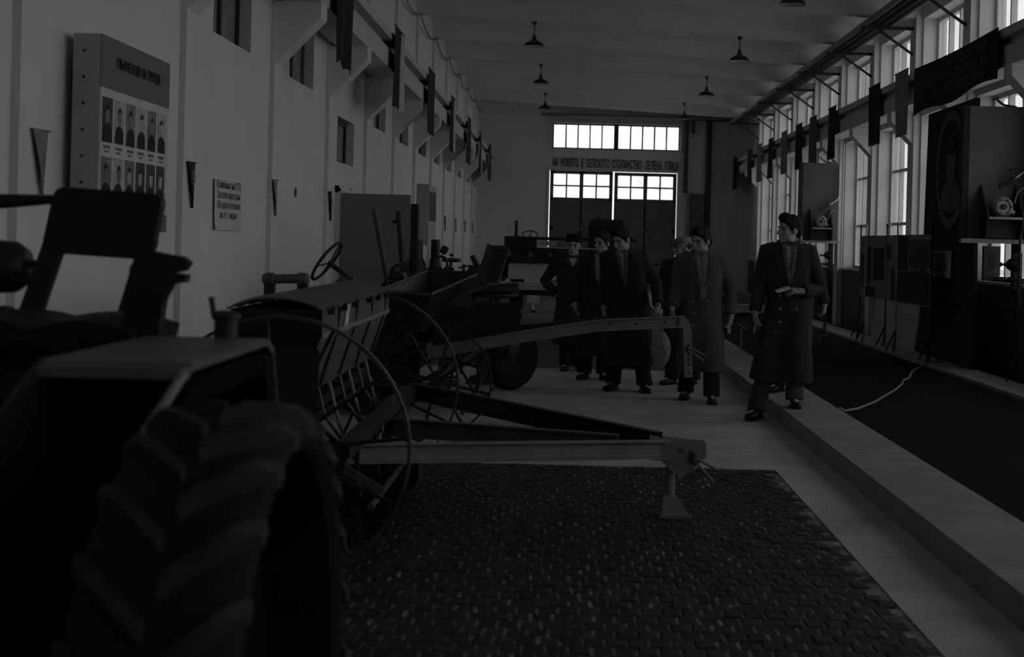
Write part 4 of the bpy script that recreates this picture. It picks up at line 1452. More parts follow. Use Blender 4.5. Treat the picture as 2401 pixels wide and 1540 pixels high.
# operator's seat of the planter
part('seat_back', MB().sheet(lambda a, b: (-.712 + .20 * a - .10 * b, 12.5 + .03 * math.sin(PI * a), 1.537 - .34 * b - .012 * math.sin(PI * a) * (1 - b)), 10, 8, .012), 'paint_dark', im)
part('seat_frame', MB().tube([(-.70, 12.52, 1.54), (-.80, 12.52, 1.13), (-.83, 12.52, 1.0), (-.79, 12.5, .72)], .013, 8).tube([(-.52, 12.52, 1.5), (-.66, 12.52, 1.05), (-.70, 12.52, .72)], .011, 8), 'iron_mid', im)
part('seat_pan', MB().ell((-.62, 12.35, 1.10), (.20, .18, .035)), 'paint_dark', im)
wheel_spoked(im, (-1.02, 11.36, .44), .44, .07, 8, 'iron', rr=.014)
wheel_spoked(im, (-1.02, 13.25, .44), .44, .07, 8, 'iron', rr=.014)
part('wheel_axle', MB().tube([(-1.02, 11.3, .44), (-1.02, 13.35, .44)], .025, 10), 'iron', im)
part('transport_wheel', MB().lathe([(.14, -.09), (.25, -.12), (.33, -.10), (.36, -.04), (.36, .04), (.33, .10), (.25, .12), (.14, .09), (.05, .05), (0, .05), (0, -.05), (.05, -.05), (.14, -.09)], (-.585, 15.0, .36), (.75, -.66, 0), 36), 'rubber', im)
part('wheel_arm', MB().bar((-.585, 15.0, .36), (-.45, 13.4, .62), .06, .08), 'iron', im, False)
for k in range(5):
    y = 11.8 + .37 * k
    part('planting_tine', MB().tube([(-.75, y, .62), (-.70, y, .40), (-.85, y, .12)], .016, 8), 'iron', im)

# ---- 4. tractor with a tilted steering wheel behind the drill
t2 = thing('row_tractor', 'dark tractor with a tilted steering wheel against the white wall', 'tractor', (-2.05, 13.0, 0))
nrm = V((.81, -.12, -.57)).normalized()
cs = V((-2.118, 12.5, 1.352))
swl = part('steering_wheel', MB().torus(cs, nrm, .197, .014, 36, 8), 'iron', t2)
a_ = nrm.orthogonal().normalized()
for k in range(3):
    e = Quaternion(nrm, 2 * PI * k / 3 + .5) @ a_
    part('spoke', MB().tube([cs + nrm * .03, cs + e * .19], .008, 6), 'iron', swl)
part('steering_column', MB().tube([cs + nrm * .02, cs + nrm * .20, cs + nrm * .42], [.026, .016, .018], 10), 'iron', t2)
part('dashboard', MB().tube([(-2.02, 12.5, 1.16), (-1.86, 12.48, 1.195)], .035, 12), 'paint_mid', t2)
part('bonnet', MB().loft([[V((x, 13.0 + sy * .24, z)) for sy, z in ((-1, .6), (-1, .98), (-.6, 1.08), (.6, 1.08), (1, .98), (1, .6))] for x in (-2.35, -1.45)]), 'paint_dark', t2)
part('chassis', MB().box(-2.4, -1.3, 12.75, 13.2, .4, .62), 'iron', t2, False)
for x, y in ((-2.3, 12.55), (-2.3, 13.4), (-1.75, 13.4), (-1.75, 12.55)):
    part('road_wheel', MB().lathe([(.12, -.07), (.30, -.09), (.38, -.05), (.39, 0), (.38, .05), (.30, .09), (.12, .07), (0, .07), (0, -.07), (.12, -.07)], (x, y, .39), (0, 1, 0), 30), 'rubber', t2)
part('seat_pan', MB().prism([(-1.72, 1.10), (-1.58, 1.28), (-1.50, 1.25), (-1.42, 1.10)], (0, 12.9, 0), (1, 0, 0), (0, 0, 1), (0, .25, 0)), 'paint_dark', t2, False)
part('gear_lever', MB().tube([(-1.62, 12.6, 1.05), (-1.58, 12.6, 1.2), (-1.52, 12.6, 1.17)], .011, 8), 'iron_mid', t2)

# ---- 5. pump set with two slanting pipes
ps = thing('pump_set', 'dark pump set with two slanting pipes standing before the open door', 'pump', (-1.55, 13.9, 0))
p0, p1 = V((-1.885, 13.75, 1.845)), V((-1.745, 13.75, 1.19))
part('slanting_pipe', MB().tube([p0, p0.lerp(p1, .2), p0.lerp(p1, .201), p0.lerp(p1, .30), p0.lerp(p1, .301), p1, p1 + (p1 - p0) * .6], [.032, .030, .033, .033, .029, .030, .030], 14), 'iron_mid', ps)
p0, p1 = V((-1.665, 13.9, 1.835)), V((-1.605, 13.9, 1.22))
part('slanting_pipe', MB().tube([p0, p0.lerp(p1, .95), p0.lerp(p1, .96), p1 + (p1 - p0) * .7], [.032, .031, .05, .05], 14), 'iron', ps)
part('pipe_stub', MB().lathe([(0, 0), (.015, 0), (.02, .04), (0, .05)], (-1.68, 13.9, 1.73), (-1, 0, 0), 10), 'iron', ps)
part('skid', MB().box(-1.85, -1.15, 13.68, 14.4, 0, .12), 'iron', ps, False)
part('frame', MB().box(-1.82, -1.78, 13.7, 14.3, .12, 1.0).box(-1.22, -1.18, 13.7, 14.3, .12, .9).box(-1.8, -1.2, 13.95, 14.05, .85, .95), 'iron', ps, False)
part('pump_body', MB().lathe([(0, .5), (.13, .5), (.15, .7), (.15, 1.05), (.12, 1.15), (.10, 1.2), (.10, 1.32), (.07, 1.38), (.065, 1.56), (0, 1.56)], (-1.50, 14.05, 0), n=20), 'iron', ps)
part('air_vessel', MB().lathe([(0, .55), (.10, .55), (.10, 1.25), (.055, 1.30), (.055, 1.36), (.045, 1.38), (.045, 1.565), (0, 1.565)], (-1.315, 14.1, 0), n=18), 'iron', ps)
part('gauge', MB().lathe([(0, 0), (.045, 0), (.045, .03), (0, .03)], (-1.60, 13.88, 1.30), (0, -1, 0), 18), 'iron_mid', ps)
for c, R in (((-1.25, 14.0, 1.33), .07), ((-1.64, 13.9, 1.22), .09)):
    part('hand_wheel', MB().torus(c, (.4, -.9, .1), R, .014, 22, 8), 'iron', ps)
for z in (1.25, 1.13):
    part('valve', MB().lathe([(0, 0), (.04, 0), (.04, .03), (.025, .035), (.025, .07), (.045, .075), (.045, .15), (.03, .155), (0, .155)], (-1.27, 14.0, z), (1, 0, 0), 14), 'iron', ps)
part('clamp_knob', MB().lathe([(0, 0), (.03, 0), (.04, .04), (.03, .08), (0, .08)], (-1.24, 14.0, 1.43), (.5, 0, .8), 12), 'iron', ps)
part('chain', MB().tube([(-1.24, 13.97, 1.2), (-1.23, 13.97, 1.05), (-1.245, 13.97, .9)], .008, 6), 'iron', ps)

# ---- 6. loose pan seat on a stalk and a seed canister
o6 = thing('pan_seat', 'round black pan seat on a thin stalk in front of the white wall', 'seat', (-1.27, 15.5, 0))
part('pan', MB().lathe([(0, .02), (.02, .03), (.025, .05), (0, .055)], (-1.27, 15.5, 1.36), n=12).lathe([(0, -.02), (.09, -.015), (.105, .005), (.10, .022), (.03, .028), (0, .03)], (-1.27, 15.5, 1.34), n=26), 'iron', o6)
part('stalk', MB().tube([(-1.27, 15.5, 1.34), (-1.30, 15.5, 1.15), (-1.32, 15.5, .6), (-1.32, 15.5, .05)], [.012, .02, .02, .02], 8), 'iron', o6)
part('base', MB().lathe([(0, 0), (.16, 0), (.14, .04), (0, .05)], (-1.32, 15.5, 0), n=20), 'iron', o6)
o7 = thing('seed_canister', 'dark round canister with a slanting spout behind the planting machine', 'canister', (-.92, 15.6, 0))
part('drum', MB().lathe([(0, .75), (.16, .75), (.19, .85), (.19, 1.22), (.17, 1.27), (.06, 1.29), (0, 1.29)], (-.92, 15.6, 0), n=24), 'paint_dark', o7)
part('spout', MB().tube([(-.98, 15.6, 1.26), (-1.05, 15.6, 1.40)], [.04, .026], 12), 'iron', o7)
part('handle', MB().tube([(-1.2, 15.6, 1.26), (-1.10, 15.6, 1.285), (-.95, 15.6, 1.28)], .009, 8), 'iron_mid', o7)
part('standpipe', MB().tube([(-1.14, 15.6, .1), (-1.14, 15.6, 1.30)], .016, 8), 'iron', o7)
part('stand', MB().lathe([(0, 0), (.18, 0), (.12, .08), (.05, .1), (.05, .75), (0, .75)], (-.92, 15.6, 0), n=16), 'iron', o7)

# ---- 7. harvester with a bright curved shield
hv = thing('harvester', 'dark harvester with a bright curved metal shield and a small steering wheel', 'harvester', (-.3, 27.6, 0))
part('body', MB().box(-1.28, 1.3, 27.2, 29.2, .85, 1.45), 'paint_dark', hv, False)
part('top_rail', MB().box(-1.22, 1.3, 27.1, 27.2, 1.60, 1.66).box(-1.22, -.60, 27.1, 27.2, 1.45, 1.60), 'iron', hv, False)
part('name_strip', MB().box(-.58, -.22, 27.09, 27.11, 1.50, 1.585), 'paper_grey', hv, False)
for k in range(4):
    part('strip_bar', MB().box(-.50 + .08 * k, -.485 + .08 * k, 27.08, 27.09, 1.51, 1.575), 'ink_soft', hv, False)
part('name_strip', MB().box(-.40, -.22, 27.09, 27.11, 1.45, 1.475), 'paper_grey', hv, False)
part('exhaust', MB().tube([(-1.0, 27.3, 1.62), (-1.0, 27.3, 1.96)], .032, 12).lathe([(0, 0), (.07, 0), (.05, .04), (0, .04)], (-1.0, 27.3, 1.64)), 'iron', hv)
sw2 = part('steering_wheel', MB().torus((-.74, 27.3, 1.70), (0, -.5, .87), .145, .012, 28, 8), 'iron', hv)
part('spoke', MB().tube([(-.74, 27.3, 1.70), (-.70, 27.3, 1.76)], .01, 6).tube([(-.74, 27.3, 1.70), (-.74, 27.35, 1.45)], .015, 6), 'iron', hv)
for x in (-1.12, -.72, -.35):
    part('headlamp', MB().lathe([(0, -.02), (.04, -.02), (.05, 0), (.045, .03), (.02, .06), (0, .06)], (x, 27.15, 1.32), (0, 1, 0), 16), 'paint_mid', hv)


def shf(a, b):
    t = b * 1.25
    return (-1.12 + 1.30 * a, 27.15 - .45 * math.sin(t) * .9, 1.16 - .42 * (1 - math.cos(t)) - .02)


part('shield', MB().sheet(shf, 16, 14, .01), 'sheet_metal', hv)
part('shield_lip', MB().box(-1.15, .2, 26.66, 26.72, .66, .80), 'sheet_metal', hv, False)
part('front_apron', MB().box(-1.15, 1.2, 26.9, 27.15, .55, .66), 'iron', hv, False)
part('tank_end', MB().lathe([(0, 0), (.06, 0), (.06, .05), (0, .05)], (-1.22, 27.0, .86), (0, -1, 0), 16), 'iron_mid', hv)
for x in (-1.0, 1.0):
    part('road_wheel', MB().lathe([(.16, -.10), (.38, -.13), (.48, -.09), (.50, 0), (.48, .09), (.38, .13), (.16, .10), (0, .08), (0, -.08), (.16, -.10)], (x, 28.4, .5), (1, 0, 0), 30), 'rubber', hv)
part('knife_guard', MB().box(-.75, -.52, 26.7, 26.75, .42, .56).box(-.66, -.60, 26.7, 26.74, .2, .42), 'paper', hv, False)
part('knife_guard', MB().box(-.95, -.2, 26.7, 26.74, .22, .28), 'steel', hv, False)
part('skid_leg', MB().box(-.18, -.10, 26.7, 26.76, .03, .56), 'steel', hv, False)

# ---- 8. cab tractor before the gate
ct = thing('cab_tractor', 'dark closed tractor cab with a rounded roof parked before the gate', 'tractor', (.9, 34, 0))
mb = MB()
prof = [(.46, .75), (.46, 1.95), (.50, 2.08), (.58, 2.13), (1.20, 2.13), (1.29, 2.08), (1.32, 1.95), (1.32, .75)]
mb.prism(prof, (0, 33.4, 0), (1, 0, 0), (0, 0, 1), (0, 1.2, 0))
part('cab', mb, 'paint_dark', ct, False)
part('rear_window', MB().prism([(.54, 1.55), (.54, 1.90), (.60, 1.96), (1.18, 1.96), (1.24, 1.90), (1.24, 1.55)], (0, 33.385, 0), (1, 0, 0), (0, 0, 1), (0, .012, 0)), 'pane_headlamp', ct, False)
part('body', MB().box(.55, 1.25, 33.6, 35.6, .5, 1.1), 'paint_dark', ct, False)
for x in (.35, 1.43):
    part('road_wheel', MB().lathe([(.2, -.12), (.5, -.15), (.62, -.1), (.64, 0), (.62, .1), (.5, .15), (.2, .12), (0, .1), (0, -.1), (.2, -.12)], (x, 34.0, .64), (1, 0, 0), 32), 'rubber', ct)
part('roof_lamp', MB().ell((.70, 33.4, 2.17), (.03, .03, .035)), 'iron', ct)
# ================================================================== PEOPLE
def remeshed(mb, voxel, it, name, deci=None):
    me = mb.mesh(name)
    o = bpy.data.objects.new(name, me)
    m = o.modifiers.new('r', 'REMESH')
    m.mode = 'VOXEL'
    m.voxel_size = voxel
    if it:
        s = o.modifiers.new('s', 'SMOOTH')
        s.factor = .5
        s.iterations = it
    if deci:
        d = o.modifiers.new('d', 'DECIMATE')
        d.ratio = deci
    res = baked(o)
    bpy.data.meshes.remove(me)
    res.name = name
    return res


def add_hand(mb, w, d, n, side, curl):
    """palm and five fingers; w wrist, d finger direction, n palm normal, side: thumb along +/- (d x n)"""
    w, d, n = V(w), V(d).normalized(), V(n).normalized()
    n = (n - d * n.dot(d)).normalized()
    s = d.cross(n) * side
    R = Matrix((s, d, n)).transposed()
    mb.ell(w + d * .048, (.042, .054, .018), 12, 8, R)
    mb.ell(w + d * .075, (.044, .025, .016), 12, 8, R)
    mb.tube([w - d * .03, w + d * .03], [.030, .032], 10)
    for i, ln in enumerate((.072, .080, .075, .060)):
        b = w + d * (.088 - .004 * abs(i - 1.2)) + s * (.033 - .0215 * i)
        dr_ = (d + s * (.10 - .07 * i)).normalized()
        p = [b - d * .015]
        ang = 0
        for k, f in enumerate((.45, .32, .26)):
            ang += curl * (.55, .75, .5)[k]
            v = dr_ * math.cos(ang) + n * math.sin(ang)
            p.append(p[-1] + v * (ln * f + (.015 if k == 0 else 0)))
        mb.tube(p, [.0095, .009, .0085, .0072], 8)
    tb = w + d * .025 + s * .036
    mb.tube([tb - s * .012, tb + s * .018 + d * .028 + n * .010, tb + s * .020 + d * .056 + n * .022, tb + s * .010 + d * .078 + n * (.024 + .01 * curl)], [.014, .0125, .011, .009], 8)


def person(label, loc, yaw, H, head_yaw, head_pitch, lean, arms, feet, hem, coat, style, coatw=1.0, trousers='trousers', shoe='shoe', scarf=None, shirt=True):
    root = thing('person', label, 'person', loc, 'visitors walking through the hall')
    root.rotation_euler = (0, 0, yaw)
    s_ = H / 1.72
    root.scale = (s_, s_, s_)
    lx, ly = lean

    def off(z):
        t = max(0.0, min(1.0, (z - .85) / .65))
        return V((lx * t, ly * t, 0))
    # ---------------- head placement
    hc = V((0, -.012, 1.595)) + off(1.6) + V((0, ly * .25, -.10 * max(0, head_pitch) * .3))
    HR = (Matrix.Rotation(head_yaw, 3, 'Z') @ Matrix.Rotation(head_pitch, 3, 'X'))
    b = MB()

    HS = 1.05

    def he(c, r):
        b.ell(hc + HR @ (V(c) * HS), tuple(q * HS for q in r), 16, 11, HR)
    he((0, .012, .030), (.074, .094, .094))
    he((0, -.024, -.045), (.057, .066, .076))
    he((0, -.064, -.096), (.026, .022, .021))
    for q in (-1, 1):
        he((q * .040, -.052, -.022), (.026, .028, .024))
        he((q * .077, .014, -.012), (.010, .021, .033))
        he((q * .031, -.070, .024), (.026, .016, .010))
        he((q * .045, -.018, -.075), (.018, .03, .03))
    b.tube([hc + HR @ V((0, -.086, .016)), hc + HR @ V((0, -.103, -.008)), hc + HR @ V((0, -.115, -.028))], [.009, .011, .014], 8)
    he((0, -.100, -.033), (.019, .014, .010))
    he((0, -.084, -.060), (.025, .013, .008))
    he((0, -.083, -.071), (.022, .013, .008))
    nb = V((0, .012, 1.43)) + off(1.43)
    b.tube([nb - V((0, 0, .08)), nb, hc + HR @ V((0, .012, -.06)), hc + HR @ V((0, .008, 0))], [.075, .060, .056, .05], 14)
    # trunk
    for z, rx, ry in ((1.36, .15, .09), (1.22, .15, .10), (1.05, .13, .095), (.92, .145, .10)):
        b.ell(V((0, .005, z)) + off(z), (rx, ry, .13), 14, 9)
    sh = {}
    for q, key in ((-1, 'L'), (1, 'R')):
        S = V((q * .182, .01, 1.418)) + off(1.4)
        sh[key] = S
        e, w, d, n, cu, th = arms[key]
        e, w = V(e), V(w)
        b.tube([V((q * .08, .01, 1.40)) + off(1.4), S, S.lerp(e, .5), e, e.lerp(w, .35), w], [.05, .052, .046, .040, .040, .028], 10)
        add_hand(b, w, d, n, th, cu)
        f = feet[0 if q < 0 else 1]
        hip = V((q * .085, .0, .90)) + off(.9)
        an = V((f[0], f[1] + .03, f[2] + .085))
        kn = hip.lerp(an, .5) + V((0, -.045 - .05 * abs(f[1]), 0))
        b.tube([hip, hip.lerp(kn, .5), kn, kn.lerp(an, .4), an], [.085, .075, .056, .052, .036], 12)
        fd = V((math.sin(f[3]), -math.cos(f[3]), 0))
        b.ell(an + V((0, 0, -.035)) + fd * .06, (.035, .105, .035), 10, 7, Matrix.Rotation(f[3], 3, 'Z'))
    body = remeshed(b, .006, 2, 'body', .45)
    smooth_mesh(body, 180)
    body.materials.clear()
    body.materials.append(M['skin'])
    body.materials.append(M['face_line'])
    Hi = HR.transposed()
    for p in body.polygons:
        c = (Hi @ (V(p.center) - hc)) / HS
        if c.y < -.055:
            ax = abs(c.x)
            if (abs(ax - .031) < .013 and abs(c.z - .003) < .0055) or (.012 < ax < .052 and abs(c.z - .024 - .1 * (ax - .03)) < .0055) or (ax < .019 and abs(c.z + .0655) < .0025):
                p.material_index = 1
    part('body', body, None, root, False)

    # ---------------- trousers, shoes
    t = MB()
    for q, f in ((-1, feet[0]), (1, feet[1])):
        hip = V((q * .085, .0, .90)) + off(.9)
        an = V((f[0], f[1] + .03, f[2] + .07))
        kn = hip.lerp(an, .5) + V((0, -.045 - .05 * abs(f[1]), 0))
        t.tube([hip, hip.lerp(kn, .5), kn, kn.lerp(an, .5), an + V((0, -.005, .02)), an + V((0, -.01, -.005))], [.088, .086, .080, .080, .084, .086], 16)
    t.ell(V((0, 0, .92)) + off(.92), (.15, .11, .13), 16, 9)
    tm = remeshed(t, .012, 3, 'trousers')
    smooth_mesh(tm, 180)
    tm.materials.clear()
    part('trousers', tm, trousers, root, False)
    for f in feet:
        fr = Matrix.Rotation(f[3], 3, 'Z')
        base = V((f[0], f[1], f[2]))
        rings = []
        for yy, w, h in ((.085, .022, .05), (.075, .034, .085), (.03, .040, .098), (-.02, .038, .088), (-.07, .042, .062), (-.12, .047, .050), (-.165, .040, .042), (-.188, .018, .030)):
            rings.append([base + fr @ V((w * math.cos(a), yy, .012 + h * (.5 + .5 * math.sin(a)))) for a in [2 * PI * k / 14 for k in range(14)]])
        me = MB().loft(rings).mesh('shoe')
        so = part('shoe', me, shoe, root)
        sole = MB()
        out = [(.036, .09), (.042, .04), (.040, -.03), (.048, -.11), (.042, -.165), (.0, -.195), (-.042, -.165), (-.048, -.11), (-.040, -.03), (-.042, .04), (-.036, .09)]
        sole.add([base + fr @ V((x, y, 0.001)) for x, y in out] + [base + fr @ V((x, y, .018)) for x, y in out],
                 [tuple(range(10, -1, -1)), tuple(range(11, 22))] + [(i, (i + 1) % 11, 11 + (i + 1) % 11, 11 + i) for i in range(11)])
        part('sole', sole.mesh('sole'), 'shoe', so, False)

    # ---------------- coat
    prof = [(hem, .235 * coatw, .165), (hem + .25, .222 * coatw, .155), (.70, .210 * coatw, .150), (.92, .200 * coatw, .148), (1.05, .192 * coatw, .140), (1.20, .200 * coatw, .142), (1.32, .212 * coatw, .138),
            (1.41, .205 * coatw, .118), (1.452, .165 * coatw, .098), (1.485, .085, .078)]

    def dims(z):
        for (z0, a0, b0), (z1, a1, b1) in zip(prof, prof[1:]):
            if z <= z1:
                f = max(0, (z - z0) / (z1 - z0))
                return a0 + (a1 - a0) * f, b0 + (b1 - b0) * f
        return prof[-1][1:]

    def front(x, z, lift=.006):
        rx, ry = dims(z)
        o = off(z)
        q = max(0.0, 1 - abs((x - o.x) / rx) ** 2.4) ** (1 / 2.4)
        return V((x, o.y - ry * q - lift, z))
    c = MB()
    rings = []
    for z, rx, ry in prof:
        o = off(z)
        ring = []
        for k in range(32):
            a = 2 * PI * k / 32
            ca, sa = math.cos(a), math.sin(a)
            e = 2 / 2.4
            ring.append(V((o.x + rx * math.copysign(abs(ca) ** e, ca), o.y + ry * math.copysign(abs(sa) ** e, sa), z)))
        rings.append(ring)
    c.loft(rings)
    for key in ('L', 'R'):
        e, w = V(arms[key][0]), V(arms[key][1])
        S = sh[key] + V((0, 0, -.012))
        c.tube([S + V((-.06 if key == 'R' else .06, 0, .005)), S, S.lerp(e, .5), e, e.lerp(w, .5), w + (w - e).normalized() * -.005], [.080, .084, .076, .068, .064, .062], 16)
    for q, f in ((-1, feet[0]), (1, feet[1])):   # the skirt drapes over the legs
        hip = V((q * .085, .0, .90)) + off(.9)
        an = V((f[0], f[1] + .03, f[2] + .07))
        kn = hip.lerp(an, .5) + V((0, -.045 - .05 * abs(f[1]), 0))
        if hem < kn.z:
            t_ = (kn.z - hem) / max(.01, kn.z - an.z)
            c.tube([hip, hip.lerp(kn, .6), kn, kn.lerp(an, t_)], [.125, .128, .13, .135], 16)
        else:
            t_ = (hip.z - hem) / max(.01, hip.z - kn.z)
            c.tube([hip, hip.lerp(kn, t_ * .5), hip.lerp(kn, t_)], [.125, .128, .132], 16)
    cm = remeshed(c, .011, 5, 'coat')
    # soft folds
    displace(cm, lambda p: mnoise.noise(V((p.x * 9, p.y * 9, p.z * 2.2)) + V(loc)) * (.010 if p.z < 1.0 else .005))
    smooth_mesh(cm, 180)
    cm.materials.clear()
    co = part('coat', cm, coat, root, False)
    vz = 1.10 if style != 'closed' else 1.33   # bottom of the V opening
    vx = off(vz).x

    def tri(x0, x1, z0, z1, lift):
        pass
    hx0 = off(1.43).x
    if shirt:
        part('shirt', MB().sheet(lambda a, b_: front(hx0 + (vx - hx0) * b_ + (a - .5) * .11 * (1 - b_) + (a - .5) * .006, 1.445 + (vz - 1.445) * b_, .004), 8, 10, .004).mesh('shirt'), 'shirt', root)
        part('neck_band', MB().torus(V((0, -.004, 1.462)) + off(1.46), (0, -.25, 1), .068, .013, 24, 8, flat=1.6).mesh('neck_band'), 'shirt', root)
    for q in (-1, 1):
        def lap(a, b_, q=q):
            zt, zm = 1.455, 1.30 if style != 'closed' else 1.38
            z = zt + (vz - zt) * b_
            xi = (hx0 + q * .060) + (vx - hx0 - q * .055) * b_
            wd = .085 * math.sin(PI * min(1, .18 + b_ * .9)) + .012
            return front(xi + q * wd * a, z - .02 * a * (1 - b_), .010 + .010 * math.sin(PI * a * .8))
        part('lapel', MB().sheet(lap, 6, 12, .008).mesh('lapel'), coat, root)
    part('collar', MB().torus(V((0, .012, 1.462)) + off(1.46), (0, -.22, 1), .088, .022, 26, 8, (-.45, PI + .45) if False else (0, 2 * PI), flat=1.7).mesh('collar'), coat, root)
    for (bx, bz) in style_buttons(style):
        p = front(bx + off(bz).x, bz, .012)
        part('button', MB().lathe([(0, 0), (.013, 0), (.012, .006), (0, .007)], p, (0, -1, 0), 10).mesh('button'), 'button' if style != 'plain' else 'coat_black', co)
    for q in (-1, 1):
        part('pocket_flap', MB().sheet(lambda a, b_, q=q: front(q * (.075 + .11 * a), .86 - .065 * b_ - .01 * a, .010), 5, 3, .006).mesh('pocket_flap'), coat, co)
    if scarf:
        sc = MB().torus(V((0, -.006, 1.468)) + off(1.46), (0, -.28, 1), .074, .021, 26, 10, flat=1.3)
        if scarf[1] == 'long':
            tails = [(.040, .010, .060, 1.02), (-.045, -.010, .040, 1.22)]
        else:
            tails = [(.050, .012, .036, vz + .03), (-.050, -.012, .036, vz + .06)]
        for d0, d1, wd, zz in tails:
            sc.sheet(lambda a, b_, d0=d0, d1=d1, wd=wd, zz=zz: front(hx0 + d0 + (vx - hx0 + d1 - d0) * b_ + (a - .5) * wd, 1.465 + (zz - 1.465) * b_, .014 + .006 * math.sin(a * PI)), 6, 12, .008)
        part('scarf', sc.mesh('scarf'), scarf[0], root)
    return root, hc, HR


def style_buttons(style):
    if style == 'double':
        return [(q, z) for z in (1.0, .88, .76) for q in (-.085, .06)]
    if style == 'single':
        return [(0, z) for z in (1.02, .90, .78, .66)]
    return [(0, 1.0), (0, .84)]


def on_head(root, hc, HR, name, mb, m, noise_amp=0.0, voxel=None):
    """mb is written in head coordinates"""
    if voxel:
        me = remeshed(mb, voxel, 2, name)
        if noise_amp:
            displace(me, lambda p: noise_amp * (mnoise.noise(p * 45) + .6 * mnoise.noise(p * 95)))
    else:
        me = mb.mesh(name)
    me.materials.clear()
    mt = HR.to_4x4() @ Matrix.Scale(1.05, 4)
    mt.translation = hc
    me.transform(mt)
    return part(name, me, m, root)


def hair(root, hc, HR, curly=.006, quiff=.03):
    h = MB()
    h.ell((0, .024, .048), (.084, .096, .086), 18, 12)
    h.ell((0, -.035, .098), (.062, .055, quiff + .012), 14, 9)
    h.ell((.03, -.045, .095), (.035, .04, quiff), 12, 8)
    for q in (-1, 1):
        h.ell((q * .070, .005, .025), (.014, .035, .040), 10, 8)
    h.ell((0, .085, -.02), (.055, .025, .05), 12, 8)
    on_head(root, hc, HR, 'hair', h, 'hair', curly, .006)


def fur_hat(root, hc, HR):
    f = MB().lathe([(0, .150), (.075, .152), (.094, .140), (.100, .09), (.098, .055), (.092, .048), (0, .048)], (0, .012, 0), (0, .08, 1), 28)
    on_head(root, hc, HR, 'fur_hat', f, 'fur', .006, .006)
    h = MB().ell((0, .03, .015), (.080, .086, .05), 16, 9)
    on_head(root, hc, HR, 'hair', h, 'hair', .003, .006)


def flat_cap(root, hc, HR):
    f = MB()
    f.ell((0, -.005, .085), (.096, .112, .040), 20, 10, Matrix.Rotation(.18, 3, 'X'))
    f.ell((0, .02, .07), (.088, .098, .035), 20, 10)
    on_head(root, hc, HR, 'flat_cap', f, 'cloth_mid', .002, .006)
    p = MB().sheet(lambda a, b: ((a - .5) * .15 * (1 - .25 * b), -.085 - .062 * b * math.sin(PI * (.12 + .76 * a)), .070 - .018 * b - .02 * (2 * a - 1) ** 2), 12, 6, .006)
    on_head(root, hc, HR, 'cap_peak', p, 'cloth_dim')
    h = MB().ell((0, .035, .02), (.080, .082, .05), 16, 9)
    on_head(root, hc, HR, 'hair', h, 'hair', .003, .006)


DOWN = (0, -.08, -1)
R_ = math.radians
hangL = ((-.255, .03, 1.13), (-.275, -.05, .885), (0.05, -.15, -1), (1, 0, 0), .55, 1)
hangR = ((.255, .03, 1.13), (.275, -.05, .885), (-.05, -.15, -1), (-1, 0, 0), .55, -1)

# 1 man in a fur hat
r, hc, HR = person('man in a dark overcoat and a tall black fur hat facing the camera', (.06, 17.45, 0), 0, 1.64, R_(-12), .02, (.01, 0),
                   {'L': ((-.36, .06, 1.14), (-.20, -.02, .97), (.9, -.2, -.4), (0, .6, -.8), .5, 1), 'R': hangR}, ((-.06, 0, 0, -.2), (.11, .03, 0, .2)), .34, 'coat_blue', 'closed', 1.05)
fur_hat(r, hc, HR)
# 2 man looking down between two others
r, hc, HR = person('dark-haired man with a pale scarf standing right beside the fur hat wearer', (.37, 16.4, 0), R_(-8), 1.70, R_(-30), .16, (.02, -.02),
                   {'L': hangL, 'R': hangR}, ((-.15, 0, 0, -.25), (.06, .02, 0, .2)), .30, 'coat_black', 'plain', 1.0, scarf=('scarf', 'short'))
hair(r, hc, HR)
# 3 broad man bending his head over the drawbar
r, hc, HR = person('broad dark-haired man in a black overcoat bowing his head, a patterned scarf at his neck', (.68, 15.2, 0), R_(-10), 1.75, R_(-38), .42, (-.08, -.16),
                   {'L': hangL, 'R': ((.27, .0, 1.13), (.315, -.20, .92), (0, -.12, -1), (-1, 0, 0), 1.0, -1)}, ((-.17, .02, 0, -.3), (.17, -.05, 0, .35)), .26, 'coat_black', 'plain', 1.08, scarf=('scarf_dark', 'short'))
hair(r, hc, HR)
# 4 man in a flat cap
r, hc, HR = person('man in profile in a pale flat cap and dark coat behind the grey overcoat wearer', (1.29, 16.0, 0), R_(-25), 1.66, R_(-50), .05, (0, 0),
                   {'L': hangL, 'R': hangR}, ((-.10, -.02, 0, -.3), (.12, .12, 0, 0)), .40, 'coat_blue', 'plain', 1.05, shoe='shoe_dusty')
flat_cap(r, hc, HR)
# 5 man in the grey overcoat
r, hc, HR = person('man in a grey double-breasted overcoat with a hanging scarf, looking down', (1.37, 14.35, 0), R_(-6), 1.75, R_(-42), .24, (-.03, -.05),
                   {'L': ((-.255, .0, 1.13), (-.295, -.10, .93), (-.05, -.35, -1), (1, 0, 0), .8, 1),
                    'R': ((.27, .03, 1.12), (.285, -.06, .865), (-.02, -.15, -1), (-1, 0, 0), .9, -1)},
                   ((-.15, .18, 0, -.15), (.11, -.14, 0, .1)), .30, 'coat_grey', 'double', 1.02, shoe='shoe_dusty', scarf=('scarf', 'long'))
hair(r, hc, HR, .006, .035)
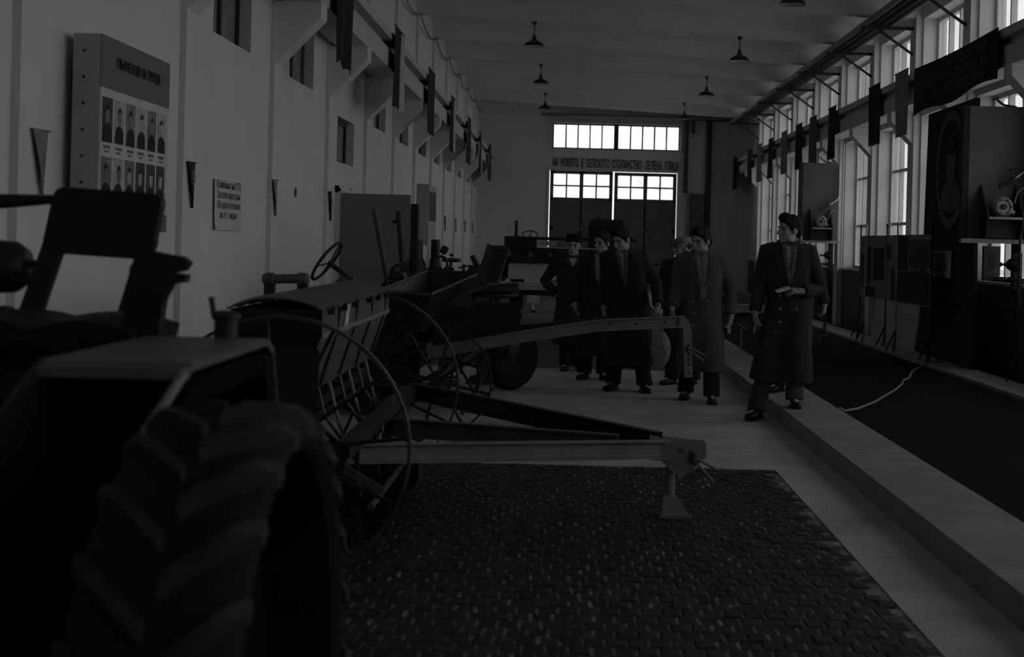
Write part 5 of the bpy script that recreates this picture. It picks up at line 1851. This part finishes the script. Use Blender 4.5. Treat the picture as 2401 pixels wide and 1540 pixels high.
# 6 man in the black coat stepping off the kerb
r6, hc, HR = person('curly-haired man in a long black overcoat holding a notebook, stepping off the kerb', (2.02, 12.95, .14), R_(-4), 1.72, R_(-62), .04, (-.02, -.02),
                    {'L': ((-.265, .02, 1.12), (-.305, -.06, .845), (0, -.12, -1), (1, 0, 0), .9, 1),
                     'R': ((.285, -.02, 1.06), (.095, -.215, 1.045), (-1, -.22, .05), (-.1, .55, -.85), .7, -1)},
                    ((-.27, -.05, -.125, -.5), (.06, -.16, 0, .05)), .22, 'coat_black', 'double', 1.0, trousers='trousers_grey', scarf=('scarf_dark', 'short'))
hair(r6, hc, HR, .011, .04)
# 7 visitor hidden behind him
r, hc, HR = person('visitor almost hidden behind the notebook writer, one hand holding a shiny bag', (2.27, 14.35, .14), 0, 1.66, R_(-40), .1, (0, 0),
                   {'L': hangL, 'R': ((.29, .03, 1.12), (.335, -.03, .90), (0, -.1, -1), (-1, 0, 0), 1.0, -1)}, ((-.16, -.25, 0, -.6), (.06, 0, 0, .1)), .40, 'coat_blue', 'plain', 1.0)
hair(r, hc, HR)

# ---- things they hold
def held(name, mb, m, label, cat, at, smooth=True):
    o = part(name, mb, m, None, smooth)
    rehome(o, at)
    return tag(o, label, cat)


nb_ = thing('notebook', 'small white notebook in the hand of the man stepping off the kerb', 'notebook', (1.955, 12.70, 1.185))
part('pages', MB().hexa([(1.875, 12.66, 1.165), (1.995, 12.69, 1.205), (1.985, 12.79, 1.215), (1.865, 12.76, 1.175),
                         (1.873, 12.66, 1.180), (1.993, 12.69, 1.220), (1.983, 12.79, 1.230), (1.863, 12.76, 1.190)]), 'paper', nb_, False)
part('cover', MB().hexa([(1.872, 12.655, 1.160), (1.998, 12.687, 1.200), (1.988, 12.795, 1.210), (1.862, 12.763, 1.170),
                         (1.872, 12.655, 1.164), (1.998, 12.687, 1.204), (1.988, 12.795, 1.214), (1.862, 12.763, 1.174)]), 'ink', nb_, False)
held('pencil', MB().tube([(1.715, 12.84, .90), (1.690, 12.80, .80)], .006, 6), 'wood_pale', 'pencil held low by the man with the notebook', 'pencil', (1.70, 12.82, .85))
held('folded_paper', MB().hexa([(1.615, 14.20, .70), (1.645, 14.19, .70), (1.645, 14.215, .70), (1.615, 14.225, .70), (1.605, 14.20, .79), (1.640, 14.19, .80), (1.640, 14.215, .80), (1.605, 14.225, .79)]),
     'paper', 'folded white paper in the hand of the man in grey', 'paper', (1.62, 14.2, .75), False)
# string bag
sb = thing('string_bag', 'pale string shopping bag hanging from the hand of the broad man', 'bag', (1.0, 14.92, .28))
bag = MB()
prof = [(.004, .285), (.05, .32), (.085, .40), (.095, .48), (.08, .56), (.05, .62), (.022, .66)]
bag.lathe(prof, (1.0, 14.92, 0), n=22)
me = bag.mesh('bag', V(sb.location))
displace(me, lambda p: .010 * mnoise.noise(p * 25))
bo = part('contents', me, 'net', sb)
net = MB()
for k in range(10):
    for s in (-1, 1):
        pts = []
        for i in range(13):
            f = i / 12
            z = .285 + .375 * f
            rr = 0
            for (r0, z0), (r1, z1) in zip(prof, prof[1:]):
                if z0 <= z <= z1:
                    rr = r0 + (r1 - r0) * (z - z0) / (z1 - z0)
            t = 2 * PI * k / 10 + s * f * 2.2
            pts.append((1.0 + (rr + .008) * math.cos(t), 14.92 + (rr + .008) * math.sin(t), z))
        net.tube(pts, .0035, 5)
part('netting', net, 'cloth_light', sb)
part('loop', MB().tube([(.985, 14.92, .655), (.975, 14.92, .80), (.985, 14.92, .86), (1.0, 14.92, .80), (1.015, 14.92, .655)], .006, 6), 'cloth_light', sb)
hbg = thing('hand_bag', 'small shiny black handbag beside the man in the long black overcoat', 'bag', (2.62, 14.3, .45))
part('body', MB().loft([[V((2.60 + .03 * sx, 14.30 + .13 * sy, z)) for sx, sy in ((-1, -1), (1, -1), (1.3, 0), (1, 1), (-1, 1), (-1.3, 0))] for z in (.46, .50, .62, .70)]), 'leather', hbg)
part('handle', MB().tube([(2.60, 14.22, .69), (2.60, 14.25, .80), (2.60, 14.30, .83), (2.60, 14.35, .80), (2.60, 14.38, .69)], .008, 8), 'leather', hbg)
part('clasp', MB().box(2.555, 2.565, 14.28, 14.32, .66, .69), 'steel', hbg, False)

bpy.data.scenes.remove(side)
